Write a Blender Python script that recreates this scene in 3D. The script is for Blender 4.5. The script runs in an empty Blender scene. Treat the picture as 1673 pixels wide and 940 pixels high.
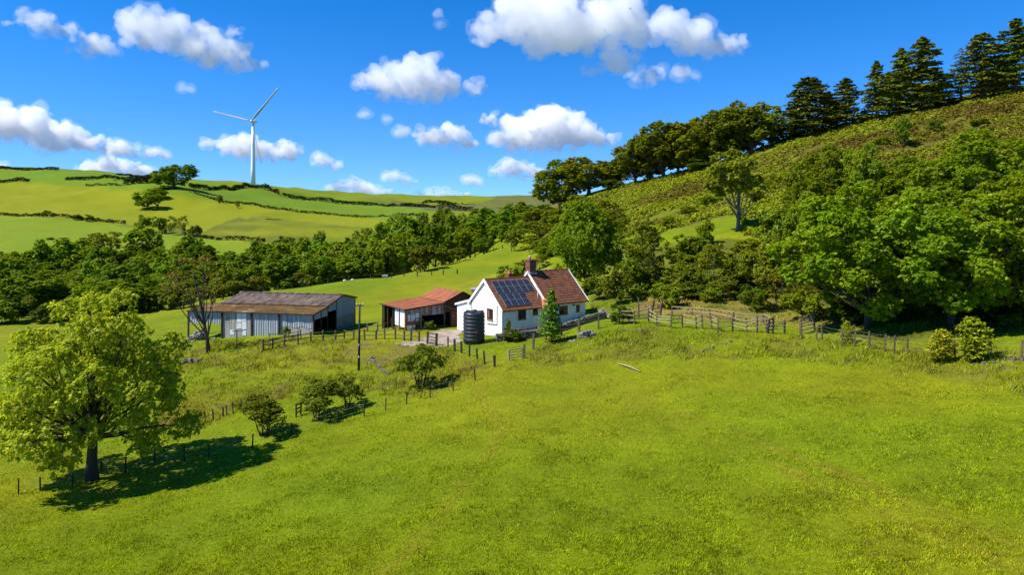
import bpy, math, random
import numpy as np
from mathutils import Vector, Matrix

rad = math.radians
COL = bpy.context.scene.collection
RNG = np.random.default_rng(11)
F, CX, HY, CZ = 1150.0, 836.5, 345.0, 14.0     # the lens: focal length in photo pixels, centre column, horizon row, eye height


def P(px, py, Y):
    return np.array([(px - CX) / F * Y, Y, CZ - (py - HY) / F * Y])


# ------------------------------------------------------------------ numeric noise
def _hash(ix, iy, s):
    h = (ix.astype(np.int64) * 374761393 + iy.astype(np.int64) * 668265263 + s * 974634541) & 0x7fffffff
    h = ((h ^ (h >> 13)) * 1274126177) & 0x7fffffff
    return ((h ^ (h >> 16)) & 0xffff) / 65535.0


def vnoise(x, y, s=0):
    ix, iy = np.floor(x), np.floor(y)
    fx, fy = x - ix, y - iy
    fx, fy = fx * fx * (3 - 2 * fx), fy * fy * (3 - 2 * fy)
    a, b = _hash(ix, iy, s), _hash(ix + 1, iy, s)
    c, d = _hash(ix, iy + 1, s), _hash(ix + 1, iy + 1, s)
    return (a + (b - a) * fx) * (1 - fy) + (c + (d - c) * fx) * fy - 0.5


def fbm(x, y, s=0, octv=4):
    t, a = 0, 1.0
    for k in range(octv):
        t = t + a * vnoise(x * 2 ** k + 17.3 * k, y * 2 ** k - 9.1 * k, s + k)
        a *= 0.5
    return t


def vnoise3(p, s=0):
    # cheap 3-D noise: three rotated 2-D slices
    return (vnoise(p[:, 0] + 0.31 * p[:, 2], p[:, 1] - 0.57 * p[:, 2], s)
            + vnoise(p[:, 1] + 0.43 * p[:, 0], p[:, 2] - 0.37 * p[:, 0], s + 5)
            + vnoise(p[:, 2] + 0.29 * p[:, 1], p[:, 0] - 0.61 * p[:, 1], s + 9)) * 0.8


# ------------------------------------------------------------------ terrain
def D_(px, py, D):
    return (px, py, D * F / (py - HY))


CTRL = [
    # near field: (column, row, metres below the eye)
    D_(-250, 940, 16.4), D_(0, 940, 16), D_(400, 940, 15), D_(836, 940, 13.8), D_(1250, 940, 13), D_(1673, 940, 12), D_(1950, 940, 11.4),
    D_(0, 860, 16.2), D_(400, 860, 15.3), D_(836, 860, 13.8), D_(1250, 860, 13), D_(1673, 860, 12),
    D_(-250, 780, 17), D_(0, 785, 16.7), D_(150, 785, 16.6), D_(400, 780, 15.6), D_(836, 780, 13.8), D_(1250, 780, 12.8), D_(1673, 780, 11.8), D_(1950, 780, 11),
    D_(40, 700, 17.2), D_(430, 715, 16), D_(640, 665, 15), D_(836, 700, 13.8), D_(1250, 700, 12.6), D_(1673, 700, 11.4),
    D_(836, 640, 13.7), D_(1250, 640, 12.4), D_(1673, 645, 10.9), D_(1950, 640, 10),
    D_(820, 600, 13.6), D_(1000, 600, 13.1), D_(1250, 600, 12.2), D_(1500, 600, 11.4), D_(1673, 605, 10.4),
    D_(930, 553, 12.9), D_(1040, 536, 11.6), D_(1250, 548, 11.2), D_(1400, 562, 10.8), D_(1673, 578, 10), D_(1950, 590, 9.2),
    # yard, house, barn
    D_(747, 547, 14.2), D_(775, 553, 14.1), D_(820, 549, 13.8), D_(955, 516, 12.5), D_(880, 542, 13.5), D_(870, 566, 13.4), D_(985, 531, 11.9),
    D_(712, 562, 14.2), D_(640, 560, 14.5), D_(700, 600, 14.5), D_(585, 605, 15.1), D_(430, 570, 15.3), D_(500, 640, 15.5),
    D_(330, 640, 16.2), D_(330, 600, 16.3), D_(200, 600, 17), D_(300, 690, 16.7), D_(360, 556, 16.0), D_(512, 547, 15.2), D_(575, 541, 15.5),
    D_(314, 555, 16.3), D_(662, 539, 14.3), D_(726, 537, 14.3), D_(-250, 620, 17.6), D_(0, 590, 17.3),
    # field behind the barn and its crest
    D_(290, 530, 16.6), (330, 500, 125), (430, 480, 140), (580, 522, 106), (640, 500, 122), (560, 460, 165), (640, 453, 172), (700, 441, 182), (760, 425, 196),
    (830, 405, 215), (760, 470, 137), (830, 442, 160), (700, 508, 106), (870, 396, 222), (20, 545, 95), (100, 522, 118), (-250, 540, 110),
    # valley behind the crest
    (100, 492, 200), (-250, 500, 200), (300, 496, 182), (300, 486, 250), (100, 482, 260), (-250, 480, 270), (500, 484, 234), (500, 474, 280), (700, 452, 252), (700, 442, 300),
    (800, 405, 270), (800, 395, 330),
    # far hill on the other side
    (-250, 405, 330), (0, 406, 330), (200, 412, 325), (430, 402, 355), (600, 383, 400), (700, 352, 480), (0, 350, 480), (-250, 345, 480), (250, 341, 540), (430, 341, 560),
    (560, 356, 520), (620, 352, 560), (0, 296, 750), (-250, 290, 750), (120, 293, 760), (285, 307, 640), (350, 318, 660), (413, 307, 860), (480, 322, 850),
    (600, 334, 850), (690, 341, 800), (0, 275, 900), (-250, 268, 900), (130, 278, 900), (250, 291, 900), (413, 303, 930), (500, 311, 1100), (600, 317, 1300),
    (750, 321, 1500), (890, 320, 1500), (880, 330, 1200), (780, 336, 1000), (800, 347, 760), (1100, 318, 1500), (1500, 315, 1500),
    (0, 300, 1400), (400, 320, 1600), (-250, 300, 1400), (700, 333, 2600), (1200, 330, 2600), (0, 325, 2600), (1900, 325, 2600), (-250, 325, 2600),
    # hill on the right
    (900, 350, 270), (940, 325, 240), (1010, 310, 222), (1080, 297, 205), (1160, 277, 197), (1250, 246, 192), (1330, 223, 187), (1450, 195, 182), (1580, 165, 180),
    (1673, 150, 177), (1950, 100, 172), (1950, 110, 230), (1673, 158, 235), (1450, 205, 245), (1250, 260, 265), (1000, 330, 310), (900, 358, 340), (1250, 300, 500), (1673, 240, 500), (950, 345, 520),
    (1673, 285, 900), (1250, 315, 900), (1950, 240, 600),
    (1100, 390, 122), (1205, 371, 119), (1050, 340, 168), (1150, 322, 160), (1250, 290, 156), (1500, 240, 150), (1650, 205, 150), (1950, 180, 145), (1300, 400, 106), (1300, 470, 88),
    (1500, 450, 80), (1650, 450, 75), (1500, 330, 115), (1650, 330, 112), (1950, 330, 105), (1000, 480, 96), (1000, 421, 122), (950, 467, 110), (900, 432, 140), (1150, 470, 90), (1050, 510, 82), (1200, 500, 80),
    (1270, 538, 68), (1400, 532, 66), (1640, 545, 58), (1950, 520, 60), (900, 402, 195), (940, 380, 180),
]
_c = np.array(CTRL, float)
_cu, _cl = (_c[:, 0] - CX) / F * 2.2, np.log(_c[:, 2])
_cz = CZ - (_c[:, 1] - HY) / F * _c[:, 2]


def _kern(d2):
    return d2 * np.log(d2 + 1e-9) * 0.5


def _tps_fit():
    n = len(_cz)
    d2 = (_cu[:, None] - _cu) ** 2 + (_cl[:, None] - _cl) ** 2
    A = np.zeros((n + 3, n + 3))
    A[:n, :n] = _kern(d2) + np.eye(n) * 0.0006
    Pm = np.stack([np.ones(n), _cu, _cl], 1)
    A[:n, n:], A[n:, :n] = Pm, Pm.T
    return np.linalg.solve(A, np.concatenate([_cz, np.zeros(3)]))


_W = _tps_fit()


def base_z(X, Y):
    X, Y = np.asarray(X, float).ravel(), np.asarray(Y, float).ravel()
    Yc = np.clip(Y, 22.0, 2600.0)
    u = np.clip(X / np.maximum(Y, 6.0), -0.95, 0.97) * 2.2
    l = np.log(Yc)
    out = np.empty(len(X))
    n = len(_cz)
    for i in range(0, len(X), 20000):
        s = slice(i, i + 20000)
        d2 = (u[s, None] - _cu) ** 2 + (l[s, None] - _cl) ** 2
        out[s] = _kern(d2) @ _W[:n] + _W[n] + _W[n + 1] * u[s] + _W[n + 2] * l[s]
    return out


def in_poly(x, y, poly):
    r = np.zeros(len(x), bool)
    n = len(poly)
    for i in range(n):
        x1, y1 = poly[i]
        x2, y2 = poly[(i + 1) % n]
        if y1 == y2:
            continue
        c = ((y1 > y) != (y2 > y)) & (x < (x2 - x1) * (y - y1) / (y2 - y1) + x1)
        r ^= c
    return r


# ground cover zones: outline as seen from the drone, between two distances, with ragged borders
Z_ROUGH = [(250, 700), (285, 560), (520, 552), (640, 558), (710, 566), (810, 598), (700, 650), (560, 640), (430, 660), (330, 700)]
Z_BANK = [(815, 600), (900, 560), (1040, 532), (1250, 546), (1420, 562), (1700, 580), (2100, 600), (2100, 680), (1700, 650), (1500, 612), (1250, 585), (1000, 590)]
Z_BRACKEN = [(930, 345), (985, 300), (1090, 270), (1250, 215), (1700, 110), (2150, 20), (2150, 420), (1700, 420), (1300, 480), (1240, 420), (1210, 345), (1085, 380), (1035, 385)]
Z_SCRUB = [(960, 520), (960, 400), (1080, 400), (1220, 390), (1330, 450), (2150, 440), (2150, 590), (1700, 575), (1400, 552), (1280, 520)]
Z_DRY = [(1020, 510), (1060, 480), (1180, 475), (1330, 500), (1420, 540), (1260, 530)]
Z_DIRT = [(560, 575), (600, 562), (690, 562), (720, 575), (650, 588), (590, 600)]
Z_YELLOW = [(-300, 296), (60, 300), (270, 318), (430, 340), (600, 358), (720, 372), (660, 382), (430, 392), (250, 372), (60, 352), (-300, 346)]
Z_PALE = [(-300, 350), (60, 354), (250, 376), (330, 386), (430, 398), (430, 430), (-300, 430)]
Z_HILLTOP = [(-300, 255), (130, 270), (300, 290), (500, 318), (700, 340), (760, 350), (610, 354), (430, 338), (270, 314), (60, 296), (-300, 293)]
Z_GULLY = [(180, 368), (250, 368), (330, 380), (390, 356), (440, 354), (620, 376), (600, 392), (440, 396), (340, 390)]
Z_MOOR = [(600, 328), (760, 336), (820, 322), (1000, 312), (1000, 360), (760, 352)]


def zone(X, Y, Z, poly, ymin, ymax, ragged=5.0, s=0):
    px = CX + F * X / Y
    py = HY + F * (CZ - Z) / Y
    k = 30.0 / Y * 12
    px = px + fbm(X * k * 0.25, Y * k * 0.25, 40 + s, 3) * ragged * 2.2
    py = py + fbm(X * k * 0.25, Y * k * 0.25, 60 + s, 3) * ragged
    return in_poly(px, py, poly) & (Y > ymin) & (Y < ymax)


def ground(X, Y, detail=True):
    X, Y = np.asarray(X, float).ravel(), np.asarray(Y, float).ravel()
    z = base_z(X, Y)
    if detail:
        rough = zone(X, Y, z, Z_ROUGH, 45, 90).astype(float) + zone(X, Y, z, Z_BANK, 40, 85) * 0.9 + zone(X, Y, z, Z_BRACKEN, 90, 215) * 1.3
        near = np.clip((130 - Y) / 60, 0, 1)
        z = z + fbm(X * 0.11, Y * 0.11, 3, 3) * 0.20 * np.clip(Y / 60, 0.4, 3) * np.clip((Y - 20) / 20, 0.3, 1) * np.where((Y > 72) & (Y < 100) & (np.abs(X + 10) < 34), 0.25, 1)
        z = z + fbm(X * 0.9, Y * 0.9, 5, 3) * (0.07 + 0.26 * rough) * np.maximum(near, np.minimum(rough, 1))
        z = z + fbm(X * 0.02, Y * 0.02, 8, 3) * 5.0 * np.clip((Y - 330) / 300, 0, 1)
    return z


def gz(x, y):
    return float(ground([x], [y])[0])


def hit(px, py, ymin=20.0, ymax=2500.0):
    """where the line of sight through a photo pixel first meets the ground beyond ymin"""
    Y = np.exp(np.linspace(math.log(ymin), math.log(ymax), 900))
    X = (px - CX) / F * Y
    zr = CZ - (py - HY) / F * Y
    d = ground(X, Y) - zr
    k = np.argmax(d >= 0) if (d >= 0).any() else int(np.argmin(np.abs(d)))
    if k > 0 and d[k] > 0 > d[k - 1]:
        t = d[k - 1] / (d[k - 1] - d[k])
        Yk = Y[k - 1] + (Y[k] - Y[k - 1]) * t
    else:
        Yk = Y[k]
    x = (px - CX) / F * Yk
    return np.array([x, Yk, gz(x, Yk)])


# ------------------------------------------------------------------ materials
def new_mat(name):
    m = bpy.data.materials.new(name)
    m.use_nodes = True
    nt = m.node_tree
    nt.nodes.clear()
    return m, nt, nt.nodes, nt.links


def mat(name, c1, c2=None, scale=3.0, rough=0.8, metal=0.0, bump=0.0, stretch=(1, 1, 1), spec=0.3, c3=None, pos=(0.35, 0.65), detail=6, fine=0.0):
    m, nt, N, L = new_mat(name)
    out, b = N.new('ShaderNodeOutputMaterial'), N.new('ShaderNodeBsdfPrincipled')
    L.new(b.outputs[0], out.inputs[0])
    b.inputs['Roughness'].default_value = rough
    b.inputs['Metallic'].default_value = metal
    b.inputs['Specular IOR Level'].default_value = spec
    tc, mp = N.new('ShaderNodeTexCoord'), N.new('ShaderNodeMapping')
    mp.inputs['Scale'].default_value = stretch
    L.new(tc.outputs['Object'], mp.inputs[0])
    nz = N.new('ShaderNodeTexNoise')
    nz.inputs['Scale'].default_value = scale
    nz.inputs['Detail'].default_value = detail
    nz.inputs['Roughness'].default_value = 0.65
    L.new(mp.outputs[0], nz.inputs['Vector'])
    cr = N.new('ShaderNodeValToRGB')
    e = cr.color_ramp.elements
    e[0].position, e[1].position = pos
    e[0].color, e[1].color = (*c1, 1), (*(c2 or [min(1, c * 1.25) for c in c1]), 1)
    if c3:
        x = e.new(min(0.98, pos[1] + 0.12))
        x.color = (*c3, 1)
    L.new(nz.outputs['Fac'], cr.inputs[0])
    L.new(cr.outputs[0], b.inputs['Base Color'])
    if bump:
        bp = N.new('ShaderNodeBump')
        bp.inputs['Strength'].default_value = bump
        bp.inputs['Distance'].default_value = 0.05
        n2 = N.new('ShaderNodeTexNoise')
        n2.inputs['Scale'].default_value = scale * 4
        n2.inputs['Detail'].default_value = 8
        L.new(mp.outputs[0], n2.inputs['Vector'])
        L.new(n2.outputs['Fac'], bp.inputs['Height'])
        L.new(bp.outputs[0], b.inputs['Normal'])
    return m


def leaf_mat(name, trans=0.4, hue_var=0.03, val_var=0.35, gloss=0.06):
    m, nt, N, L = new_mat(name)
    out = N.new('ShaderNodeOutputMaterial')
    at = N.new('ShaderNodeAttribute')
    at.attribute_name = 'Col'
    oi = N.new('ShaderNodeObjectInfo')
    hs = N.new('ShaderNodeHueSaturation')
    mr = N.new('ShaderNodeMapRange')
    mr.inputs['To Min'].default_value, mr.inputs['To Max'].default_value = 0.5 - hue_var, 0.5 + hue_var * 0.6
    mv = N.new('ShaderNodeMapRange')
    mv.inputs['To Min'].default_value, mv.inputs['To Max'].default_value = 1 - val_var, 1 + val_var * 0.5
    mm = N.new('ShaderNodeMath')
    mm.operation = 'FRACT'
    m7 = N.new('ShaderNodeMath')
    m7.operation = 'MULTIPLY'
    m7.inputs[1].default_value = 7.31
    L.new(oi.outputs['Random'], mr.inputs[0])
    L.new(oi.outputs['Random'], m7.inputs[0])
    L.new(m7.outputs[0], mm.inputs[0])
    L.new(mm.outputs[0], mv.inputs[0])
    L.new(mr.outputs[0], hs.inputs['Hue'])
    L.new(mv.outputs[0], hs.inputs['Value'])
    L.new(at.outputs['Color'], hs.inputs['Color'])
    d, t, g = N.new('ShaderNodeBsdfDiffuse'), N.new('ShaderNodeBsdfTranslucent'), N.new('ShaderNodeBsdfGlossy')
    g.inputs['Roughness'].default_value = 0.45
    g.inputs['Color'].default_value = (0.6, 0.65, 0.5, 1)
    tm = N.new('ShaderNodeMix')
    tm.data_type = 'RGBA'
    tm.blend_type = 'MULTIPLY'
    tm.inputs['Factor'].default_value = 1
    tm.inputs['B'].default_value = (1.35, 1.25, 0.5, 1)
    L.new(hs.outputs[0], tm.inputs['A'])
    L.new(hs.outputs[0], d.inputs[0])
    L.new(tm.outputs['Result'], t.inputs[0])
    mx, mg = N.new('ShaderNodeMixShader'), N.new('ShaderNodeMixShader')
    mx.inputs[0].default_value = trans
    mg.inputs[0].default_value = gloss
    L.new(d.outputs[0], mx.inputs[1])
    L.new(t.outputs[0], mx.inputs[2])
    L.new(mx.outputs[0], mg.inputs[1])
    L.new(g.outputs[0], mg.inputs[2])
    L.new(mg.outputs[0], out.inputs[0])
    return m


# ------------------------------------------------------------------ mesh helpers
def link(o, parent=None):
    COL.objects.link(o)
    if parent is not None:
        o.parent = parent
    return o


def tag(o, label=None, cat=None, group=None, kind=None):
    if label:
        o['label'] = label
    if cat:
        o['category'] = cat
    if group:
        o['group'] = group
    if kind:
        o['kind'] = kind
    return o


def thing(name, label, cat, loc, rotz=0.0, group=None):
    o = bpy.data.objects.new(name, None)
    o.empty_display_size = 0.3
    link(o)
    o.location = [float(v) for v in loc]
    o.rotation_euler = (0, 0, rotz)
    return tag(o, label, cat, group)


def quads_mesh(name, V, Q, material, col=None, smooth=False):
    """fast mesh from numpy: V (n,3), Q (m,4) or (m,3), optional point colours"""
    me = bpy.data.meshes.new(name)
    V, Q = np.asarray(V, np.float32), np.asarray(Q, np.int32)
    k = Q.shape[1]
    me.vertices.add(len(V))
    me.vertices.foreach_set('co', V.ravel())
    me.loops.add(Q.size)
    me.loops.foreach_set('vertex_index', Q.ravel())
    me.polygons.add(len(Q))
    me.polygons.foreach_set('loop_start', np.arange(len(Q), dtype=np.int32) * k)
    if smooth:
        me.polygons.foreach_set('use_smooth', np.ones(len(Q), bool))
    me.update(calc_edges=True)
    if col is not None:
        a = me.color_attributes.new('Col', 'FLOAT_COLOR', 'POINT')
        c = np.ones((len(V), 4), np.float32)
        c[:, :3] = col
        a.data.foreach_set('color', c.ravel())
    if material:
        me.materials.append(material)
    return me


class MB:
    """collects boxes, tubes and sheets into one mesh"""

    def __init__(self):
        self.v, self.f, self.sm = [], [], []

    def add(self, verts, faces, smooth=False):
        n = len(self.v)
        self.v += [tuple(float(c) for c in p) for p in verts]
        self.f += [tuple(i + n for i in f) for f in faces]
        self.sm += [smooth] * len(faces)

    def box(self, x0, x1, y0, y1, z0, z1):
        v = [(x, y, z) for z in (z0, z1) for y in (y0, y1) for x in (x0, x1)]
        self.add(v, [(0, 2, 3, 1), (4, 5, 7, 6), (0, 1, 5, 4), (2, 6, 7, 3), (0, 4, 6, 2), (1, 3, 7, 5)])

    def hexa(self, v):
        self.add(v, [(0, 2, 3, 1), (4, 5, 7, 6), (0, 1, 5, 4), (2, 6, 7, 3), (0, 4, 6, 2), (1, 3, 7, 5)])

    def beam(self, a, b, w, h=None):
        """square bar from a to b"""
        a, b = Vector(a), Vector(b)
        d = (b - a).normalized()
        s = d.cross(Vector((0, 0, 1)))
        if s.length < 1e-3:
            s = Vector((1, 0, 0))
        s.normalize()
        u = s.cross(d).normalized()
        h = h or w
        v = [p + s * i * w / 2 + u * j * h / 2 for p in (a, b) for j in (-1, 1) for i in (-1, 1)]
        self.add(v, [(0, 1, 3, 2), (4, 6, 7, 5), (0, 4, 5, 1), (2, 3, 7, 6), (0, 2, 6, 4), (1, 5, 7, 3)])

    def tube(self, pts, radii, k=6, cap=True):
        pts = [Vector(p) for p in pts]
        n0 = len(pts)
        V, Fc = [], []
        ref = Vector((0.3, 0.2, 1)).normalized()
        for i, p in enumerate(pts):
            d = (pts[min(i + 1, n0 - 1)] - pts[max(i - 1, 0)]).normalized()
            s = d.cross(ref)
            if s.length < 0.1:
                s = d.cross(Vector((1, 0, 0)))
            s.normalize()
            u = d.cross(s)
            for j in range(k):
                a = 2 * math.pi * j / k
                V.append(p + (s * math.cos(a) + u * math.sin(a)) * radii[i])
        for i in range(n0 - 1):
            for j in range(k):
                Fc.append((i * k + j, i * k + (j + 1) % k, (i + 1) * k + (j + 1) % k, (i + 1) * k + j))
        self.add(V, Fc, True)
        if cap:
            n = len(self.v) - len(V)
            self.f += [tuple(n + j for j in range(k))[::-1], tuple(n + (n0 - 1) * k + j for j in range(k))]
            self.sm += [False, False]

    def prism(self, poly, axis, a0, a1):
        """extrude a polygon given in the two other axes along axis 0/1 from a0 to a1"""
        n = len(poly)
        V = []
        for a in (a0, a1):
            for p in poly:
                V.append((a, p[0], p[1]) if axis == 0 else (p[0], a, p[1]))
        Fc = [(i, (i + 1) % n, n + (i + 1) % n, n + i) for i in range(n)]
        Fc += [tuple(range(n))[::-1], tuple(range(n, 2 * n))]
        self.add(V, Fc)

    def lathe(self, prof, k=24, c=(0, 0, 0)):
        V, Fc = [], []
        for r, z in prof:
            for j in range(k):
                a = 2 * math.pi * j / k
                V.append((c[0] + r * math.cos(a), c[1] + r * math.sin(a), c[2] + z))
        for i in range(len(prof) - 1):
            for j in range(k):
                Fc.append((i * k + j, i * k + (j + 1) % k, (i + 1) * k + (j + 1) % k, (i + 1) * k + j))
        self.add(V, Fc, True)
        n = len(self.v) - len(V)
        self.f += [tuple(n + j for j in range(k))[::-1], tuple(n + (len(prof) - 1) * k + j for j in range(k))]
        self.sm += [False, False]

    def mesh(self, name, material):
        me = bpy.data.meshes.new(name)
        me.from_pydata(self.v, [], self.f)
        me.polygons.foreach_set('use_smooth', self.sm)
        me.materials.append(material)
        me.validate()
        me.update()
        bm_fix(me)
        return me

    def build(self, name, material, parent=None):
        return link(bpy.data.objects.new(name, self.mesh(name, material)), parent)


def bm_fix(me):
    import bmesh
    b = bmesh.new()
    b.from_mesh(me)
    bmesh.ops.recalc_face_normals(b, faces=b.faces)
    b.to_mesh(me)
    b.free()
# ------------------------------------------------------------------ plants
M_LEAF = leaf_mat('leaf_surface', trans=0.52, hue_var=0.02, val_var=0.28, gloss=0.015)
M_NEEDLE = leaf_mat('needle_surface', trans=0.12, hue_var=0.02, val_var=0.25, gloss=0.01)
M_BARK = mat('bark', (0.035, 0.026, 0.017), (0.10, 0.08, 0.055), scale=5, rough=0.95, bump=0.6, stretch=(3, 3, 0.6))
M_PALEBARK = mat('pale_bark', (0.10, 0.085, 0.065), (0.24, 0.21, 0.17), scale=5, rough=0.95, bump=0.5, stretch=(3, 3, 0.6))


def leaf_cards(rng, C, Nrm, S, asp=0.6, fold=0.0):
    n = len(C)
    Nrm = Nrm / (np.linalg.norm(Nrm, axis=1, keepdims=True) + 1e-9)
    r = rng.normal(size=(n, 3))
    t = np.cross(Nrm, r)
    t /= np.linalg.norm(t, axis=1, keepdims=True) + 1e-9
    b = np.cross(Nrm, t)
    S = S[:, None]
    V = np.empty((n, 4, 3))
    V[:, 0] = C - t * S * 0.5
    V[:, 1] = C + b * S * 0.5 * asp + Nrm * S * fold
    V[:, 2] = C + t * S * 0.5
    V[:, 3] = C - b * S * 0.5 * asp + Nrm * S * fold
    return V.reshape(-1, 3), np.arange(n * 4).reshape(-1, 4)


def vary(rng, base, n, amt=0.25, warm=0.12):
    c = np.array(base)[None] * (1 + rng.normal(0, amt, (n, 1))).clip(0.4, 1.9)
    c = c * (1 + rng.normal(0, warm, (n, 1)) * np.array([[1.0, 0.15, -0.4]]))
    return c.clip(0.001, 0.6)


def unit(v):
    return v / (np.linalg.norm(v, axis=-1, keepdims=True) + 1e-9)


def broadleaf(seed, H, W, zb, nlobe=16, nclump=14, nleaf=60, lsize=0.25, color=(0.07, 0.12, 0.01), trunk_r=0.3, lobe_r=0.34, clump_r=0.13,
              flat=0.8, lean=(0, 0), stems=1, tint2=None, open_=0.0, bark=None, topbias=0.2, name='tree', twigs=True, updir=0.4, smul=1.0, wmin=0.2, core=0.2, dome=0.0):
    """crown of lobes, lobes of leaf clumps, clumps of leaves; trunk with limbs that reach every lobe. Returns (trunk mesh, crown mesh)."""
    rng = np.random.default_rng(seed)
    rx, rz = W / 2, (H - zb) / 2
    cz = zb + rz
    off = np.array([lean[0], lean[1], 0.0])
    # lobes: fill the crown, biased to its skin
    L = []
    tries = 0
    while len(L) < nlobe and tries < 4000:
        tries += 1
        d = unit(rng.normal(size=3))
        rr = rng.uniform(0.25, 0.78) ** 0.8
        p = d * rr
        p[:2] *= 1 - dome * p[2]
        if p[2] < -0.75:
            continue
        if p[2] < -0.15 and math.hypot(p[0], p[1]) < core:
            continue
        if all(np.linalg.norm(p - q) > 0.30 - tries * 0.00005 for q in L):
            L.append(p)
    L = np.array(L)
    lr = rng.uniform(0.75, 1.2, len(L)) * lobe_r
    V, Q, Cc, nv = [], [], [], 0
    tb = MB()
    k = 7
    ztop = cz + rz * 0.35
    stem_list = []
    for s in range(stems):
        a = 2 * math.pi * (s + rng.uniform(0, 0.5)) / max(stems, 1)
        sp = 0 if stems == 1 else W * 0.05
        tip = np.array([math.cos(a), math.sin(a), 0]) * (0 if stems == 1 else W * 0.18)
        pts = []
        for i in range(k):
            t = i / (k - 1)
            w = np.array([rng.normal(0, 0.015), rng.normal(0, 0.015), 0]) * H
            pts.append(np.array([math.cos(a) * sp, math.sin(a) * sp, -0.25]) * (1 - t) + tip * t + off * t ** 1.3 + np.array([0, 0, ztop * t]) + w * t)
        r0 = trunk_r / math.sqrt(stems)
        rd = [r0 * (1.35 if i == 0 else 1.0) * (1 - 0.82 * (i / (k - 1)) ** 1.2) for i in range(k)]
        tb.tube(pts, rd, 7)
        stem_list.append((pts, rd))
    for li, p in enumerate(L):
        c = np.array([p[0] * rx, p[1] * rx, p[2] * rz]) + off + np.array([0, 0, cz])
        R_ = lr[li] * np.array([rx, rx, max(rz, rx * 0.5) * flat])
        # limb
        pts, rd = stem_list[li % stems]
        want = max(wmin, (c[2] - zb * 0.3) / ztop * rng.uniform(0.35, 0.65))
        ti = min(k - 2, max(1 if stems == 1 else 0, int(want * (k - 1))))
        a0, r0 = pts[ti], rd[ti] * 0.42
        mid = (a0 + c) / 2 + np.array([0, 0, abs(c[2] - a0[2]) * -0.12 + 0.03 * W]) + rng.normal(0, 0.02 * W, 3)
        q1 = a0 * 0.6 + mid * 0.4 + rng.normal(0, 0.012 * W, 3)
        tb.tube([a0, q1, mid, c * 0.7 + mid * 0.3 + rng.normal(0, 0.012 * W, 3), c], [r0, r0 * 0.8, r0 * 0.6, r0 * 0.4, r0 * 0.22], 5, False)
        # puffs of leaves over the lobe's skin: small domes, leaves facing outward and up
        nc = max(6, int(nclump * rng.uniform(0.8, 1.2)))
        d = unit(rng.normal(size=(nc, 3)) + np.array([0, 0, topbias]) + unit(c - off - np.array([0, 0, cz * 0.9])) * 0.55)
        cc = c + d * R_ * rng.uniform(0.5, 1.1, (nc, 1))
        cc = cc[rng.random(nc) >= open_]
        nc = len(cc)
        if twigs:
            for j in range(0, nc, max(1, nc // 7)):
                tb.tube([c, (c + cc[j]) / 2 + rng.normal(0, 0.01 * W, 3), cc[j]], [r0 * 0.2, r0 * 0.13, r0 * 0.06], 3, False)
        cr = clump_r * W / 2 * rng.uniform(0.6, 1.4, nc)
        nl = nleaf
        dd = unit(rng.normal(size=(nc, nl, 3)) + np.array([0, 0, 0.45]) + unit(cc - c)[:, None] * 0.5)
        pos = (cc[:, None] + dd * cr[:, None, None] * rng.uniform(0.35, 1.1, (nc, nl, 1)) * np.array([1, 1, 0.75])).reshape(-1, 3)
        nrm = (dd * 0.75 + np.array([-0.12, -0.05, updir + 0.25]) + rng.normal(0, 0.34, (nc, nl, 3))).reshape(-1, 3)
        n_ = nc * nl
        v, q = leaf_cards(rng, pos, nrm, lsize * smul * rng.uniform(0.6, 1.25, n_), 0.72)
        base = np.array(color)[None] * rng.uniform(0.8, 1.2, (nc, 1)) * rng.uniform(0.9, 1.1)
        if tint2 is not None:
            w_ = (rng.random((nc, 1)) * 0.7 * (rng.random() < 0.6))
            base = base * (1 - w_) + np.array(tint2) * w_
        base = np.repeat(base, nl, axis=0)
        col = np.repeat((base * (1 + rng.normal(0, 0.15, (n_, 1))) * (1 + rng.normal(0, 0.07, (n_, 1)) * np.array([[1, 0.15, -0.4]]))).clip(0.002, 0.6), 4, axis=0)
        V.append(v)
        Q.append(q + nv)
        Cc.append(col)
        nv += len(v)
    crown = quads_mesh(name + '_crown', np.concatenate(V), np.concatenate(Q), M_LEAF, np.concatenate(Cc))
    trunk = tb.mesh(name + '_trunk', bark or M_BARK)
    return trunk, crown


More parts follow.
